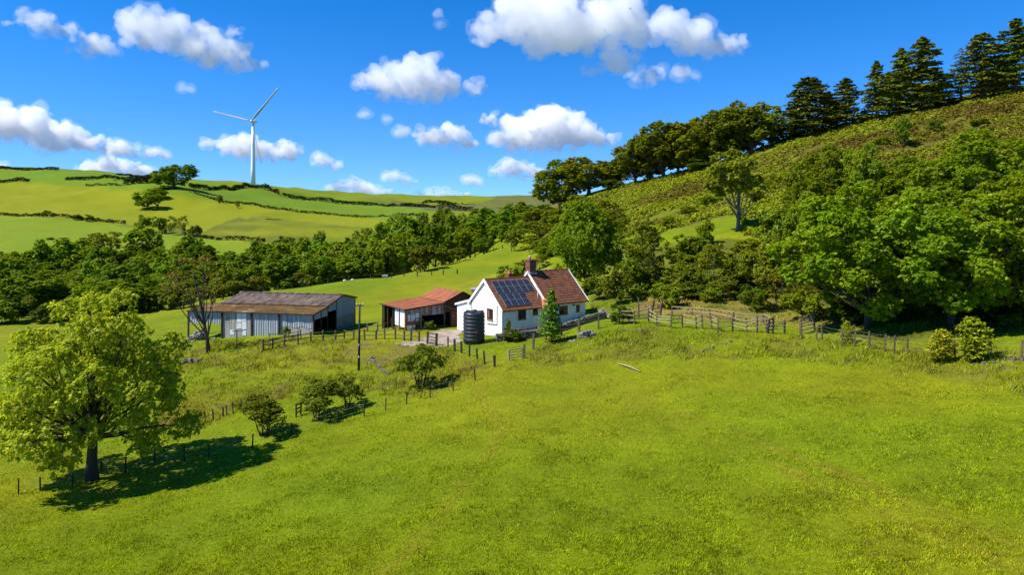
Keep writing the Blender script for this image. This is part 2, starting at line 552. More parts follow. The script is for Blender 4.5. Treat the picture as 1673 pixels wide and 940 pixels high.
def conifer(seed, H, W, zb, nbranch=60, ncard=26, lsize=0.35, color=(0.03, 0.05, 0.012), trunk_r=0.22, power=0.9, droop=0.15, ragged=0.35, up=0.0, top=0.02, name='conifer', thick=0.10, lift=0.0, plate=0.3):
    """tapering trunk, tiers of flat drooping branches carrying needle sprays"""
    rng = np.random.default_rng(seed)
    tb = MB()
    power, zb, ragged = power * rng.uniform(0.75, 1.25), zb * rng.uniform(0.4, 2.4), ragged * rng.uniform(0.8, 1.3)
    bald = rng.uniform(0, 6.28)
    kx = rng.normal(0, 0.012, (8, 2)) * H
    pts = [(kx[i, 0] * i / 7, kx[i, 1] * i / 7, -0.2 + (H * 0.99 + 0.2) * i / 7) for i in range(8)]
    tb.tube(pts, [trunk_r * (1.3 if i == 0 else 1) * (1 - i / 7.3) for i in range(8)], 7)
    V, Q, Cc, nv = [], [], [], 0
    for b in range(nbranch):
        t = (b + rng.uniform(0, 1)) / nbranch
        z = zb + (H * (1 - top) - zb) * t
        R_ = W / 2 * max(0.04, (1 - t) ** power) * (1 - min(0.85, ragged) * rng.random()) * (0.75 + 0.25 * min(1, t * 5))
        a = b * 2.39996 + rng.normal(0, 0.3)
        R_ *= 1 - 0.35 * max(0, math.cos(a - bald)) * (t < 0.6)
        z += rng.normal(0, 0.012) * H * (t < 0.9)
        d = np.array([math.cos(a), math.sin(a), 0])
        s = np.array([-math.sin(a), math.cos(a), 0])
        tipz = z - droop * R_ + up * R_ + rng.normal(0, 0.04) * R_
        p0 = np.array([0, 0, z])
        p1 = d * R_ + np.array([0, 0, tipz])
        mid = (p0 + p1) / 2 + np.array([0, 0, lift * R_])
        tb.tube([p0, mid, p1], [trunk_r * 0.28 * (1 - t * 0.7), trunk_r * 0.15 * (1 - t * 0.7), 0.01], 3, False)
        n = max(6, int(ncard * (0.35 + R_ / (W / 2))))
        u = rng.beta(1.6, 1.1, n)
        pos = (1 - u)[:, None] ** 2 * p0 + 2 * (u * (1 - u))[:, None] * mid + (u ** 2)[:, None] * p1
        spread = (0.10 + plate * R_ * (0.25 + np.sin(np.clip(u, 0, 1) * 2.6))) * rng.normal(0, 0.5, n)
        pos = pos + s[None] * spread[:, None] + np.array([0, 0, 1])[None] * rng.normal(0, thick * W * 0.12, n)[:, None]
        pos[:, 2] -= np.abs(spread) * 0.15
        nrm = np.array([0, 0, 0.9]) + d * 0.25 + rng.normal(0, 0.42, (n, 3))
        v, q = leaf_cards(rng, pos, nrm, lsize * rng.uniform(0.6, 1.3, n), 0.5)
        V.append(v)
        Q.append(q + nv)
        nv += len(v)
        Cc.append(np.repeat(vary(rng, np.array(color) * rng.uniform(0.8, 1.25), n, 0.18, 0.12), 4, axis=0))
    crown = quads_mesh(name + '_crown', np.concatenate(V), np.concatenate(Q), M_NEEDLE, np.concatenate(Cc))
    return tb.mesh(name + '_trunk', M_BARK), crown


KINDS = {}


def kind(key, maker, n, **kw):
    """n versions of one kind of plant; each remembers the height and width it was grown at"""
    KINDS[key] = []
    for i in range(n):
        seed = (sum(map(ord, key)) * 131 + i * 977) % 100000
        t, c = maker(seed, name=key, **kw)
        t.name, c.name = key + '_trunk', key + '_crown'
        KINDS[key].append((t, c, kw['H'], kw['W']))


_turn = np.random.default_rng(5)


def plant(name, key, label, cat, px, Y, top, wpx, group=None, ver=None, base_py=None, sink=0.0, rz=None, X=None, parts=True):
    """stand a plant on the ground at column px and depth Y so that its crown reaches row `top` and spans wpx columns"""
    x = (px - CX) / F * Y
    z = gz(x, Y) - sink
    Hn = (CZ - (top - HY) / F * Y) - z
    Wn = wpx / F * Y
    vs = KINDS[key]
    t, c, H0, W0 = vs[(ver if ver is not None else int(_turn.integers(0, 99))) % len(vs)]
    e = thing(name, label, cat, (x, Y, z), _turn.uniform(0, 6.28) if rz is None else rz, group)
    e.scale = (Wn / W0, Wn / W0, max(Hn, 0.4) / H0)
    link(bpy.data.objects.new('trunk', t), e)
    link(bpy.data.objects.new('crown', c), e)
    return e


def hedge(name, label, pts, h, w, lsize, color, dens, seed=1, group=None, cat='hedge'):
    """a hedge along ground points [(x,y)...]"""
    rng = np.random.default_rng(seed)
    P0 = np.array(pts, float)
    seg = np.linalg.norm(np.diff(P0, axis=0), axis=1)
    total = seg.sum()
    n = int(total * dens)
    s = rng.uniform(0, total, n)
    cum = np.concatenate([[0], np.cumsum(seg)])
    i = np.clip(np.searchsorted(cum, s) - 1, 0, len(seg) - 1)
    t = (s - cum[i]) / seg[i]
    xy = P0[i] + (P0[i + 1] - P0[i]) * t[:, None]
    d = unit(P0[i + 1] - P0[i])
    side = rng.normal(0, 0.35, n).clip(-0.8, 0.8)
    xy = xy + np.stack([-d[:, 1], d[:, 0]], 1) * (side * w)[:, None]
    hh = h * (0.8 + 0.55 * fbm(s / (h * 2.0), s * 0 + seed, seed, 3))
    z0 = ground(xy[:, 0], xy[:, 1])
    zz = z0 + hh * rng.beta(1.6, 0.9, n)
    loc = np.array([P0[0][0], P0[0][1], z0[np.argmin(s)]])
    pos = np.stack([xy[:, 0], xy[:, 1], zz], 1) - loc
    nrm = np.stack([-d[:, 1] * side, d[:, 0] * side, np.full(n, 0.5)], 1) + rng.normal(0, 0.5, (n, 3))
    v, q = leaf_cards(rng, pos, nrm, lsize * rng.uniform(0.6, 1.3, n), 0.7)
    me = quads_mesh(name, v, q, M_LEAF, np.repeat(vary(rng, color, n, 0.22, 0.1), 4, axis=0))
    o = link(bpy.data.objects.new(name, me))
    o.location = loc
    return tag(o, label, cat, group)
# ------------------------------------------------------------------ ground sheet
def ground_colour(X, Y, Z):
    n = len(X)
    c = np.tile(np.array([[0.143, 0.180, 0.0022]]), (n, 1))
    lush, dry = np.array([0.090, 0.160, 0.004]), np.array([0.215, 0.200, 0.006])
    a = fbm(X * 0.055, Y * 0.055, 21, 4)[:, None]
    c = c + (dry - c) * np.clip(a * 1.0, 0, 0.6) + (lush - c) * np.clip(-a * 0.9, 0, 0.6)
    b = fbm(X * 0.45, Y * 0.45, 25, 3)[:, None] * np.clip(110 / Y, 0, 1)[:, None]
    c = c * (1 + b * 0.25)

    # faint worn tracks across the pasture
    for pts in (((4.0, 62.0), (9.5, 45.0), (13.5, 34.0), (17.5, 22.0)), ((5.6, 62.0), (11.1, 45.0), (15.2, 34.0), (19.2, 22.0)), ((-3.0, 58.0), (-1.0, 44.0), (-4.0, 30.0), (-10.0, 18.0))):
        for (ax, ay), (bx, by) in zip(pts[:-1], pts[1:]):
            wx, wy = X + 0.9 * fbm(X * 0.2, Y * 0.2, 81, 2), Y
            t = np.clip(((wx - ax) * (bx - ax) + (wy - ay) * (by - ay)) / ((bx - ax) ** 2 + (by - ay) ** 2), 0, 1)
            d = np.hypot(wx - ax - t * (bx - ax), wy - ay - t * (by - ay))
            w = np.clip(1 - d / 0.7, 0, 1)[:, None] * np.clip(0.32 + 0.5 * fbm(X * 0.5, Y * 0.5, 83, 2), 0, 0.6)[:, None]
            c = c * (1 - w) + np.array([0.205, 0.175, 0.012]) * w

    def put(poly, y0, y1, col, k, ragged=5.0, s=0, nz=0.5, sc=0.3):
        m = zone(X, Y, Z, poly, y0, y1, ragged, s)
        w = np.clip(k + nz * fbm(X * sc, Y * sc, 70 + s, 4), 0, 1)[:, None] * m[:, None]
        c[:] = c * (1 - w) + np.array(col) * w

    put(Z_HILLTOP, 400, 1600, (0.105, 0.180, 0.006), 0.8, 1.5, 1, 0.3, 0.02)
    put(Z_YELLOW, 330, 900, (0.195, 0.205, 0.003), 0.7, 1.5, 2, 0.4, 0.03)
    put(Z_PALE, 250, 560, (0.150, 0.215, 0.010), 0.7, 1.5, 3, 0.4, 0.03)
    put(Z_GULLY, 300, 560, (0.085, 0.095, 0.012), 0.55, 3, 4, 0.9, 0.05)
    put(Z_MOOR, 700, 3000, (0.095, 0.085, 0.035), 0.7, 3, 5, 0.5, 0.01)
    put(Z_BRACKEN, 88, 260, (0.110, 0.120, 0.008), 0.8, 8, 6, 0.7, 0.18)
    put(Z_BRACKEN, 88, 260, (0.075, 0.050, 0.014), 0.1, 8, 7, 1.5, 0.12)
    put(Z_SCRUB, 58, 130, (0.080, 0.088, 0.010), 0.55, 6, 8, 0.9, 0.25)
    put(Z_DRY, 62, 105, (0.215, 0.165, 0.035), 0.6, 6, 9, 0.9, 0.3)
    put(Z_ROUGH, 45, 92, (0.150, 0.145, 0.008), 0.55, 8, 10, 0.9, 0.2)
    put(Z_ROUGH, 45, 92, (0.095, 0.070, 0.020), -0.12, 8, 11, 1.4, 0.5)
    put(Z_BANK, 38, 90, (0.125, 0.125, 0.009), 0.35, 8, 12, 1.0, 0.3)
    put(Z_BANK, 38, 90, (0.100, 0.068, 0.022), -0.22, 8, 13, 1.4, 0.55)
    put(Z_DIRT, 55, 92, (0.135, 0.092, 0.048), 0.30, 5, 14, 0.7, 0.5)
    return np.clip(c, 0.002, 0.5)


def ground_material():
    m, nt, N, L = new_mat('ground_cover')
    out, b = N.new('ShaderNodeOutputMaterial'), N.new('ShaderNodeBsdfPrincipled')
    L.new(b.outputs[0], out.inputs[0])
    b.inputs['Roughness'].default_value = 0.95
    b.inputs['Specular IOR Level'].default_value = 0.1
    at, geo = N.new('ShaderNodeAttribute'), N.new('ShaderNodeNewGeometry')
    at.attribute_name = 'Col'
    prev = at.outputs['Color']
    for sc, lo, hi, tint in ((5.0, 0.72, 1.25, (1, 1, 1)), (0.9, 0.92, 1.08, (1.06, 1, 0.8)), (0.07, 0.94, 1.05, (1, 1, 1))):
        nz, mr, vm = N.new('ShaderNodeTexNoise'), N.new('ShaderNodeMapRange'), N.new('ShaderNodeVectorMath')
        nz.inputs['Scale'].default_value = sc
        nz.inputs['Detail'].default_value = 6
        nz.inputs['Roughness'].default_value = 0.7
        L.new(geo.outputs['Position'], nz.inputs['Vector'])
        mr.inputs['From Min'].default_value, mr.inputs['From Max'].default_value = 0.3, 0.7
        mr.inputs['To Min'].default_value, mr.inputs['To Max'].default_value = lo, hi
        L.new(nz.outputs['Fac'], mr.inputs[0])
        vm.operation = 'SCALE'
        L.new(prev, vm.inputs[0])
        L.new(mr.outputs[0], vm.inputs['Scale'])
        prev = vm.outputs[0]
    L.new(prev, b.inputs['Base Color'])
    bp, n2 = N.new('ShaderNodeBump'), N.new('ShaderNodeTexNoise')
    n2.inputs['Scale'].default_value = 3.5
    n2.inputs['Detail'].default_value = 8
    n2.inputs['Roughness'].default_value = 0.75
    L.new(geo.outputs['Position'], n2.inputs['Vector'])
    bp.inputs['Strength'].default_value = 0.8
    bp.inputs['Distance'].default_value = 0.18
    L.new(n2.outputs['Fac'], bp.inputs['Height'])
    L.new(bp.outputs[0], b.inputs['Normal'])
    return m


def build_ground():
    nu, nl = 560, 640
    us = np.linspace(-1.25, 1.25, nu)
    ls = np.concatenate([[math.log(4.0), math.log(10.0)], np.linspace(math.log(17.0), math.log(230.0), nl - 150), np.linspace(math.log(231.0), math.log(3200.0), 148)])
    Yg = np.exp(ls)
    Ygrid, U = np.meshgrid(Yg, us, indexing='ij')
    X = (U * np.maximum(Ygrid, 14)).ravel()
    Y = Ygrid.ravel()
    Z = ground(X, Y)
    col = ground_colour(X, np.maximum(Y, 10), Z)
    nl = len(Yg)
    i = np.arange((nl - 1) * nu).reshape(nl - 1, nu)[:, :-1].ravel()
    Q = np.stack([i, i + 1, i + nu + 1, i + nu], 1)
    me = quads_mesh('ground', np.stack([X, Y, Z], 1), Q, ground_material(), col, True)
    o = link(bpy.data.objects.new('ground', me))
    tag(o, 'grassy valley ground with fields and bracken hillside', 'ground', kind='structure')


build_ground()


# ------------------------------------------------------------------ grass, bracken
def blades(name, label, X, Y, h, w, colmul, seed, lean=0.6, cat='grass', cards=False, mat_=None, col=None):
    rng = np.random.default_rng(seed)
    n = len(X)
    Z = ground(X, Y)
    c = (ground_colour(X, Y, Z) if col is None else col) * colmul
    c = c * (1 + 0.35 * fbm(X * 1.7, Y * 1.7, 55, 2) + 0.8 * fbm(X * 4.5, Y * 4.5, 57, 2))[:, None]
    c = c * rng.uniform(0.55, 1.5, (n, 1)) * (1 + rng.normal(0, 0.1, (n, 1)) * np.array([[1, 0.2, 0]]))
    base = np.stack([X, Y, Z - 0.02], 1)
    a = rng.uniform(0, 2 * math.pi, n)
    side = np.stack([np.cos(a), np.sin(a), np.zeros(n)], 1) * (w * rng.uniform(0.6, 1.4, n))[:, None] * 0.5
    wind = np.stack([0.7 + 0 * a, 0.1 + 0 * a], 1)
    ln = rng.normal(0, 0.5, (n, 2)) + wind * 0.5
    up = np.stack([ln[:, 0] * lean, ln[:, 1] * lean, np.ones(n)], 1)
    hh = (h * rng.uniform(0.5, 1.5, n))[:, None]
    tip = base + unit(up) * hh
    V = np.empty((n, 4, 3))
    V[:, 0], V[:, 1] = base - side, base + side
    V[:, 2], V[:, 3] = tip + side * 0.35, tip - side * 0.35
    V = V.reshape(-1, 3)
    me = quads_mesh(name, V, np.arange(n * 4).reshape(-1, 4), mat_ or M_GRASS, np.repeat(c.clip(0.002, 0.5), 4, axis=0))
    o = link(bpy.data.objects.new(name, me))
    return tag(o, label, cat, kind='stuff')


M_GRASS = leaf_mat('grass_blades', trans=0.35, hue_var=0, val_var=0, gloss=0.02)


def build_grass():
    rng = np.random.default_rng(77)
    n = 730000
    Y = 21.0 / (1 - rng.uniform(0, 1, n) * (1 - 21.0 / 76.0))          # denser close by
    X = rng.uniform(-0.95, 0.95, n) * Y
    Z = base_z(X, Y)
    patch = fbm(X * 0.8, Y * 0.8, 31, 3)
    keep = rng.uniform(0, 1, n) < 0.9 + patch * 0.4
    X, Y, patch = X[keep], Y[keep], patch[keep]
    h = (0.075 + 0.07 * np.clip(patch, -0.3, 0.6)).clip(0.04, 0.3)
    blades('grass', 'short bright green pasture grass covering the near field', X, Y, h, 0.020 + Y * 0.0005, 1.62, 1)
    # long rough grass on the banks and below the barn
    n = 175000
    Y = rng.uniform(42, 90, n)
    X = rng.uniform(-0.55, 0.98, n) * Y
    Z = base_z(X, Y)
    m = (zone(X, Y, Z, Z_ROUGH, 42, 90) | zone(X, Y, Z, Z_BANK, 40, 90) | zone(X, Y, Z, Z_DRY, 60, 100) | (zone(X, Y, Z, Z_SCRUB, 58, 90) & (rng.uniform(0, 1, n) < 0.6)))
    tuft = fbm(X * 0.7, Y * 0.7, 33, 2)
    m &= rng.uniform(0, 1, n) < 0.5 + tuft * 1.6
    m &= ~zone(X, Y, Z, Z_DIRT, 55, 92)
    X, Y, tuft = X[m], Y[m], tuft[m]
    blades('rough_grass', 'long tussocky yellow green grass on the rough banks', X, Y, (0.26 + 0.3 * tuft).clip(0.1, 0.6), 0.03 + Y * 0.0006, 1.4, 2, lean=1.1)
    # bracken and heather: low domes of fronds
    n = 44000
    Y = np.sqrt(rng.uniform(88 ** 2, 228 ** 2, n))
    X = rng.uniform(0.06, 1.08, n) * Y
    Z = base_z(X, Y)
    m = zone(X, Y, Z, Z_BRACKEN, 88, 228, 8)
    X, Y = X[m], Y[m]
    tuft = fbm(X * 0.06, Y * 0.22, 35, 4)
    keep = rng.uniform(0, 1, len(X)) < 0.78 + tuft * 1.9
    X, Y = X[keep], Y[keep]
    Z = ground(X, Y)
    M = len(X)
    k = 11
    cr = rng.uniform(0.45, 1.15, M) * (0.7 + 0.5 * np.clip(tuft[keep] + 0.3, 0, 1))
    dd = unit(rng.normal(size=(M, k, 3)) + np.array([0, 0, 0.7]))
    pos = np.stack([X, Y, Z], 1)[:, None] + dd * cr[:, None, None] * np.array([1.15, 1.15, 0.8])
    nrm = dd * 0.8 + np.array([0, -0.1, 0.35]) + rng.normal(0, 0.3, (M, k, 3))
    px = CX + F * X / Y
    brown = np.clip((px - 1150) / 420, 0, 1)[:, None] * 0.5
    hue = 1.25 * fbm(X * 0.045, Y * 0.16, 37, 4)[:, None] + rng.normal(0, 0.08, (M, 1))
    g, br = np.array([[0.170, 0.215, 0.006]]), np.array([[0.110, 0.080, 0.012]])
    w = np.clip(0.10 + brown + hue * 1.2, 0, 1)
    col = (g * (1 - w) + br * w) * rng.uniform(0.75, 1.25, (M, 1))
    col = np.repeat(col, k, axis=0) * rng.uniform(0.8, 1.2, (M * k, 1))
    v, q = leaf_cards(rng, pos.reshape(-1, 3), nrm.reshape(-1, 3), rng.uniform(0.4, 0.85, M * k), 0.5)
    o = link(bpy.data.objects.new('bracken', quads_mesh('bracken', v, q, M_NEEDLE, np.repeat(col.clip(0.002, 0.4), 4, axis=0))))
    tag(o, 'olive and brown bracken covering the steep hillside', 'bracken', kind='stuff')


build_grass()
# ------------------------------------------------------------------ materials of built things
M_WHITE = mat('white_render', (0.60, 0.555, 0.47), (0.83, 0.80, 0.73), scale=1.4, rough=0.9, bump=0.15, pos=(0.28, 0.5), stretch=(1, 1, 0.35))
M_WHITEPAINT = mat('white_paint', (0.72, 0.71, 0.68), (0.82, 0.81, 0.79), scale=2, rough=0.6)
M_TILE = mat('roof_tile', (0.105, 0.044, 0.024), (0.215, 0.092, 0.050), scale=2.2, rough=0.95, spec=0.08, c3=(0.13, 0.085, 0.055), bump=0.3)
M_TERRA = mat('terracotta', (0.30, 0.10, 0.04), (0.42, 0.17, 0.08), scale=5, rough=0.85)
M_BRICK = mat('brick', (0.13, 0.048, 0.034), (0.21, 0.085, 0.055), scale=7, rough=0.95, bump=0.4, stretch=(1, 1, 2.5))
M_MORTAR = mat('lead_flashing', (0.22, 0.22, 0.23), (0.33, 0.33, 0.33), scale=4, rough=0.7)
M_POT = mat('clay_pot', (0.45, 0.33, 0.20), (0.55, 0.42, 0.28), scale=5, rough=0.9)
M_PANE = mat('window_glass', (0.012, 0.014, 0.016), (0.03, 0.032, 0.034), scale=2, rough=0.06, spec=0.6)
M_FRAME = mat('brown_frame', (0.10, 0.035, 0.018), (0.15, 0.055, 0.03), scale=6, rough=0.6)
M_SOLAR = mat('solar_cell', (0.022, 0.024, 0.034), (0.036, 0.038, 0.052), scale=1.5, rough=0.12, spec=0.6)
M_ALU = mat('aluminium_frame', (0.17, 0.17, 0.18), (0.26, 0.26, 0.27), scale=3, rough=0.4, metal=0.3)
M_GUTTER = mat('gutter_black', (0.015, 0.015, 0.016), (0.03, 0.03, 0.03), scale=3, rough=0.5)
M_TANK = mat('tank_plastic', (0.016, 0.018, 0.021), (0.035, 0.038, 0.044), scale=1.2, rough=0.42, spec=0.5, stretch=(1, 1, 0.3))
M_RED = mat('red_valve', (0.35, 0.05, 0.03), (0.45, 0.09, 0.06), scale=6, rough=0.5)
M_WOOD = mat('weathered_wood', (0.070, 0.045, 0.026), (0.16, 0.11, 0.07), scale=4, rough=0.95, bump=0.5, stretch=(3, 3, 0.5))
M_DARKWOOD = mat('dark_wood', (0.022, 0.015, 0.010), (0.065, 0.043, 0.027), scale=4, rough=0.95, bump=0.4, stretch=(3, 3, 0.5))
M_PALEWOOD = mat('pale_wood', (0.22, 0.16, 0.09), (0.42, 0.33, 0.21), scale=4, rough=0.95, bump=0.4, stretch=(3, 3, 0.6))
M_WIRE = mat('fence_wire', (0.20, 0.19, 0.15), (0.32, 0.30, 0.24), scale=4, rough=0.6, metal=0.4)
M_BLUEMETAL = mat('blue_grey_sheet', (0.17, 0.195, 0.225), (0.44, 0.46, 0.47), scale=1.1, rough=0.75, spec=0.15, stretch=(3.2, 3.2, 0.10), c3=(0.30, 0.25, 0.20))
M_BOARDS = mat('bleached_boards', (0.20, 0.18, 0.155), (0.46, 0.43, 0.39), scale=1.5, rough=0.9, bump=0.4, stretch=(4, 4, 0.22), c3=(0.20, 0.15, 0.11))
M_PALEBOARD = mat('pale_board', (0.55, 0.56, 0.56), (0.75, 0.76, 0.76), scale=2, rough=0.8)
M_GREYROOF = mat('fibre_cement_roof', (0.065, 0.046, 0.036), (0.185, 0.140, 0.115), scale=1.0, rough=1.0, spec=0.05, stretch=(1.6, 0.5, 1), c3=(0.26, 0.20, 0.13), bump=0.3)
M_MOSS = mat('mossy_roof', (0.035, 0.030, 0.007), (0.155, 0.080, 0.018), scale=0.6, rough=0.95, c3=(0.30, 0.26, 0.20), pos=(0.32, 0.58), bump=0.3)
M_RUST = mat('rust_red_roof', (0.17, 0.050, 0.020), (0.36, 0.120, 0.050), scale=1.1, rough=0.75, stretch=(0.35, 2.0, 1), c3=(0.52, 0.25, 0.14), bump=0.2)
M_BROWNBOARD = mat('brown_boards', (0.045, 0.024, 0.012), (0.12, 0.062, 0.030), scale=1.6, rough=0.9, stretch=(4, 4, 0.25), bump=0.4)
M_REDWOOD = mat('red_brown_timber', (0.19, 0.058, 0.024), (0.30, 0.10, 0.045), scale=3, rough=0.8)
M_RUSTSHEET = mat('rusted_blue_sheet', (0.20, 0.085, 0.04), (0.27, 0.31, 0.34), scale=1.0, rough=0.8, stretch=(2.2, 2.2, 0.35), c3=(0.40, 0.44, 0.47), pos=(0.42, 0.58))
M_PALEBLUE = mat('pale_blue_sheet', (0.42, 0.50, 0.54), (0.66, 0.72, 0.74), scale=1.2, rough=0.6)
M_STONE = mat('field_stone', (0.17, 0.15, 0.125), (0.36, 0.33, 0.29), scale=1.6, rough=0.95, bump=0.6)
M_DARKSTONE = mat('old_stone', (0.070, 0.060, 0.045), (0.18, 0.16, 0.125), scale=2.5, rough=0.95, bump=0.7)
M_EARTH = mat('bare_earth', (0.17, 0.125, 0.085), (0.36, 0.30, 0.23), scale=0.8, rough=0.97, bump=0.5)
M_TURBINE = mat('turbine_white', (0.72, 0.73, 0.74), (0.78, 0.79, 0.80), scale=0.05, rough=0.45)
M_BLADESHADE = mat('blade_shade_grey', (0.27, 0.27, 0.26), (0.33, 0.33, 0.32), scale=0.05, rough=0.4)  # blades coloured darker than the white tower, standing in for shade on them
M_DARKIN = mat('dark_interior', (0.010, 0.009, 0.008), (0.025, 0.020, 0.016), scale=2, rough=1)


def corr(mb, x0, x1, y, z0, z1, period=0.32, amp=0.025, axis=0, zfun=None, bot=None):
    """corrugated sheet wall standing along axis 0 (at depth y) or axis 1"""
    n = max(4, int(abs(x1 - x0) / period * 6))
    V = []
    for i in range(n + 1):
        t = x0 + (x1 - x0) * i / n
        o = amp * math.sin(2 * math.pi * t / period)
        zt = zfun(t) if zfun else z1
        zb_ = bot(t) if bot else z0
        V += [(t, y + o, zb_), (t, y + o, zt)] if axis == 0 else [(y + o, t, zb_), (y + o, t, zt)]
    mb.add(V, [(2 * i, 2 * i + 2, 2 * i + 3, 2 * i + 1) for i in range(n)], False)


def corr_roof(mb, x0, x1, ya, za, yb, zb, period=0.45, amp=0.03, thick=0.04, rag=0.0, rng=None):
    """corrugated roof sheet, ribs running down the slope from (ya,za) to (yb,zb)"""
    n = max(4, int(abs(x1 - x0) / period * 6))
    V, Fc = [], []
    for i in range(n + 1):
        x = x0 + (x1 - x0) * i / n
        o = amp * math.sin(2 * math.pi * x / period)
        s = 0
        if rng is not None and rag:
            s = rag * (_hash(np.array([math.floor(x / 1.1)]), np.array([3]), 7)[0] - 0.5)
        V += [(x, ya, za + o), (x, yb + s, zb + o), (x, ya, za + o - thick), (x, yb + s, zb + o - thick)]
    for i in range(n):
        a, b = 4 * i, 4 * i + 4
        Fc += [(a, b, b + 1, a + 1), (a + 2, a + 3, b + 3, b + 2), (a, a + 2, b + 2, b), (a + 1, b + 1, b + 3, a + 3)]
    e = 4 * n
    Fc += [(0, 1, 3, 2), (e, e + 2, e + 3, e + 1)]
    mb.add(V, Fc)


def tile_slope(mb, x0, x1, yr, zr, ye, ze, courses=14, th=0.05):
    """one roof slope of overlapping tile courses from ridge (yr,zr) to eave (ye,ze)"""
    nrm = np.array([-(ze - zr), (ye - yr)])
    nrm = nrm / np.hypot(*nrm)
    if nrm[1] < 0:
        nrm = -nrm
    for i in range(courses):
        a, b = i / courses, (i + 1.12) / courses
        b = min(b, 1.015)
        pa, pb = np.array([yr + (ye - yr) * a, zr + (ze - zr) * a]), np.array([yr + (ye - yr) * b, zr + (ze - zr) * b])
        ta, tb = pa + nrm * 0.012, pb + nrm * th
        v = [(x, *p) for p in (pa, pb, ta, tb) for x in (x0, x1)]
        v = [v[0], v[1], v[2], v[3], v[4], v[5], v[6], v[7]]
        mb.hexa(v)


def window(parent, axis, at, cx, cz, w, h, frame_mat, out, sill=True, bars=1):
    """a window on a wall of constant `axis` coordinate; `out` is the sign of the outward direction"""
    fr, t, d = MB(), 0.07, 0.05

    def bx(mb, u0, u1, z0, z1, d0, d1):
        lo, hi = sorted((at + out * d0, at + out * d1))
        if axis == 1:
            mb.box(u0, u1, lo, hi, z0, z1)
        else:
            mb.box(lo, hi, u0, u1, z0, z1)
    bx(fr, cx - w / 2, cx - w / 2 + t, cz - h / 2, cz + h / 2, -0.02, d)
    bx(fr, cx + w / 2 - t, cx + w / 2, cz - h / 2, cz + h / 2, -0.02, d)
    bx(fr, cx - w / 2 + t, cx + w / 2 - t, cz + h / 2 - t, cz + h / 2, -0.02, d)
    bx(fr, cx - w / 2 + t, cx + w / 2 - t, cz - h / 2, cz - h / 2 + t, -0.02, d)
    if bars:
        bx(fr, cx - 0.025, cx + 0.025, cz - h / 2 + t, cz + h / 2 - t, -0.02, d - 0.01)
    f = fr.build('window', frame_mat, parent)
    p = MB()
    bx(p, cx - w / 2 + t * 0.6, cx + w / 2 - t * 0.6, cz - h / 2 + t * 0.6, cz + h / 2 - t * 0.6, -0.03, 0.012)
    p.build('pane', M_PANE, f)
    if sill:
        s = MB()
        bx(s, cx - w / 2 - 0.06, cx + w / 2 + 0.06, cz - h / 2 - 0.07, cz - h / 2 - 0.003, -0.02, 0.11)
        s.build('sill', M_STONE, f)
    return f


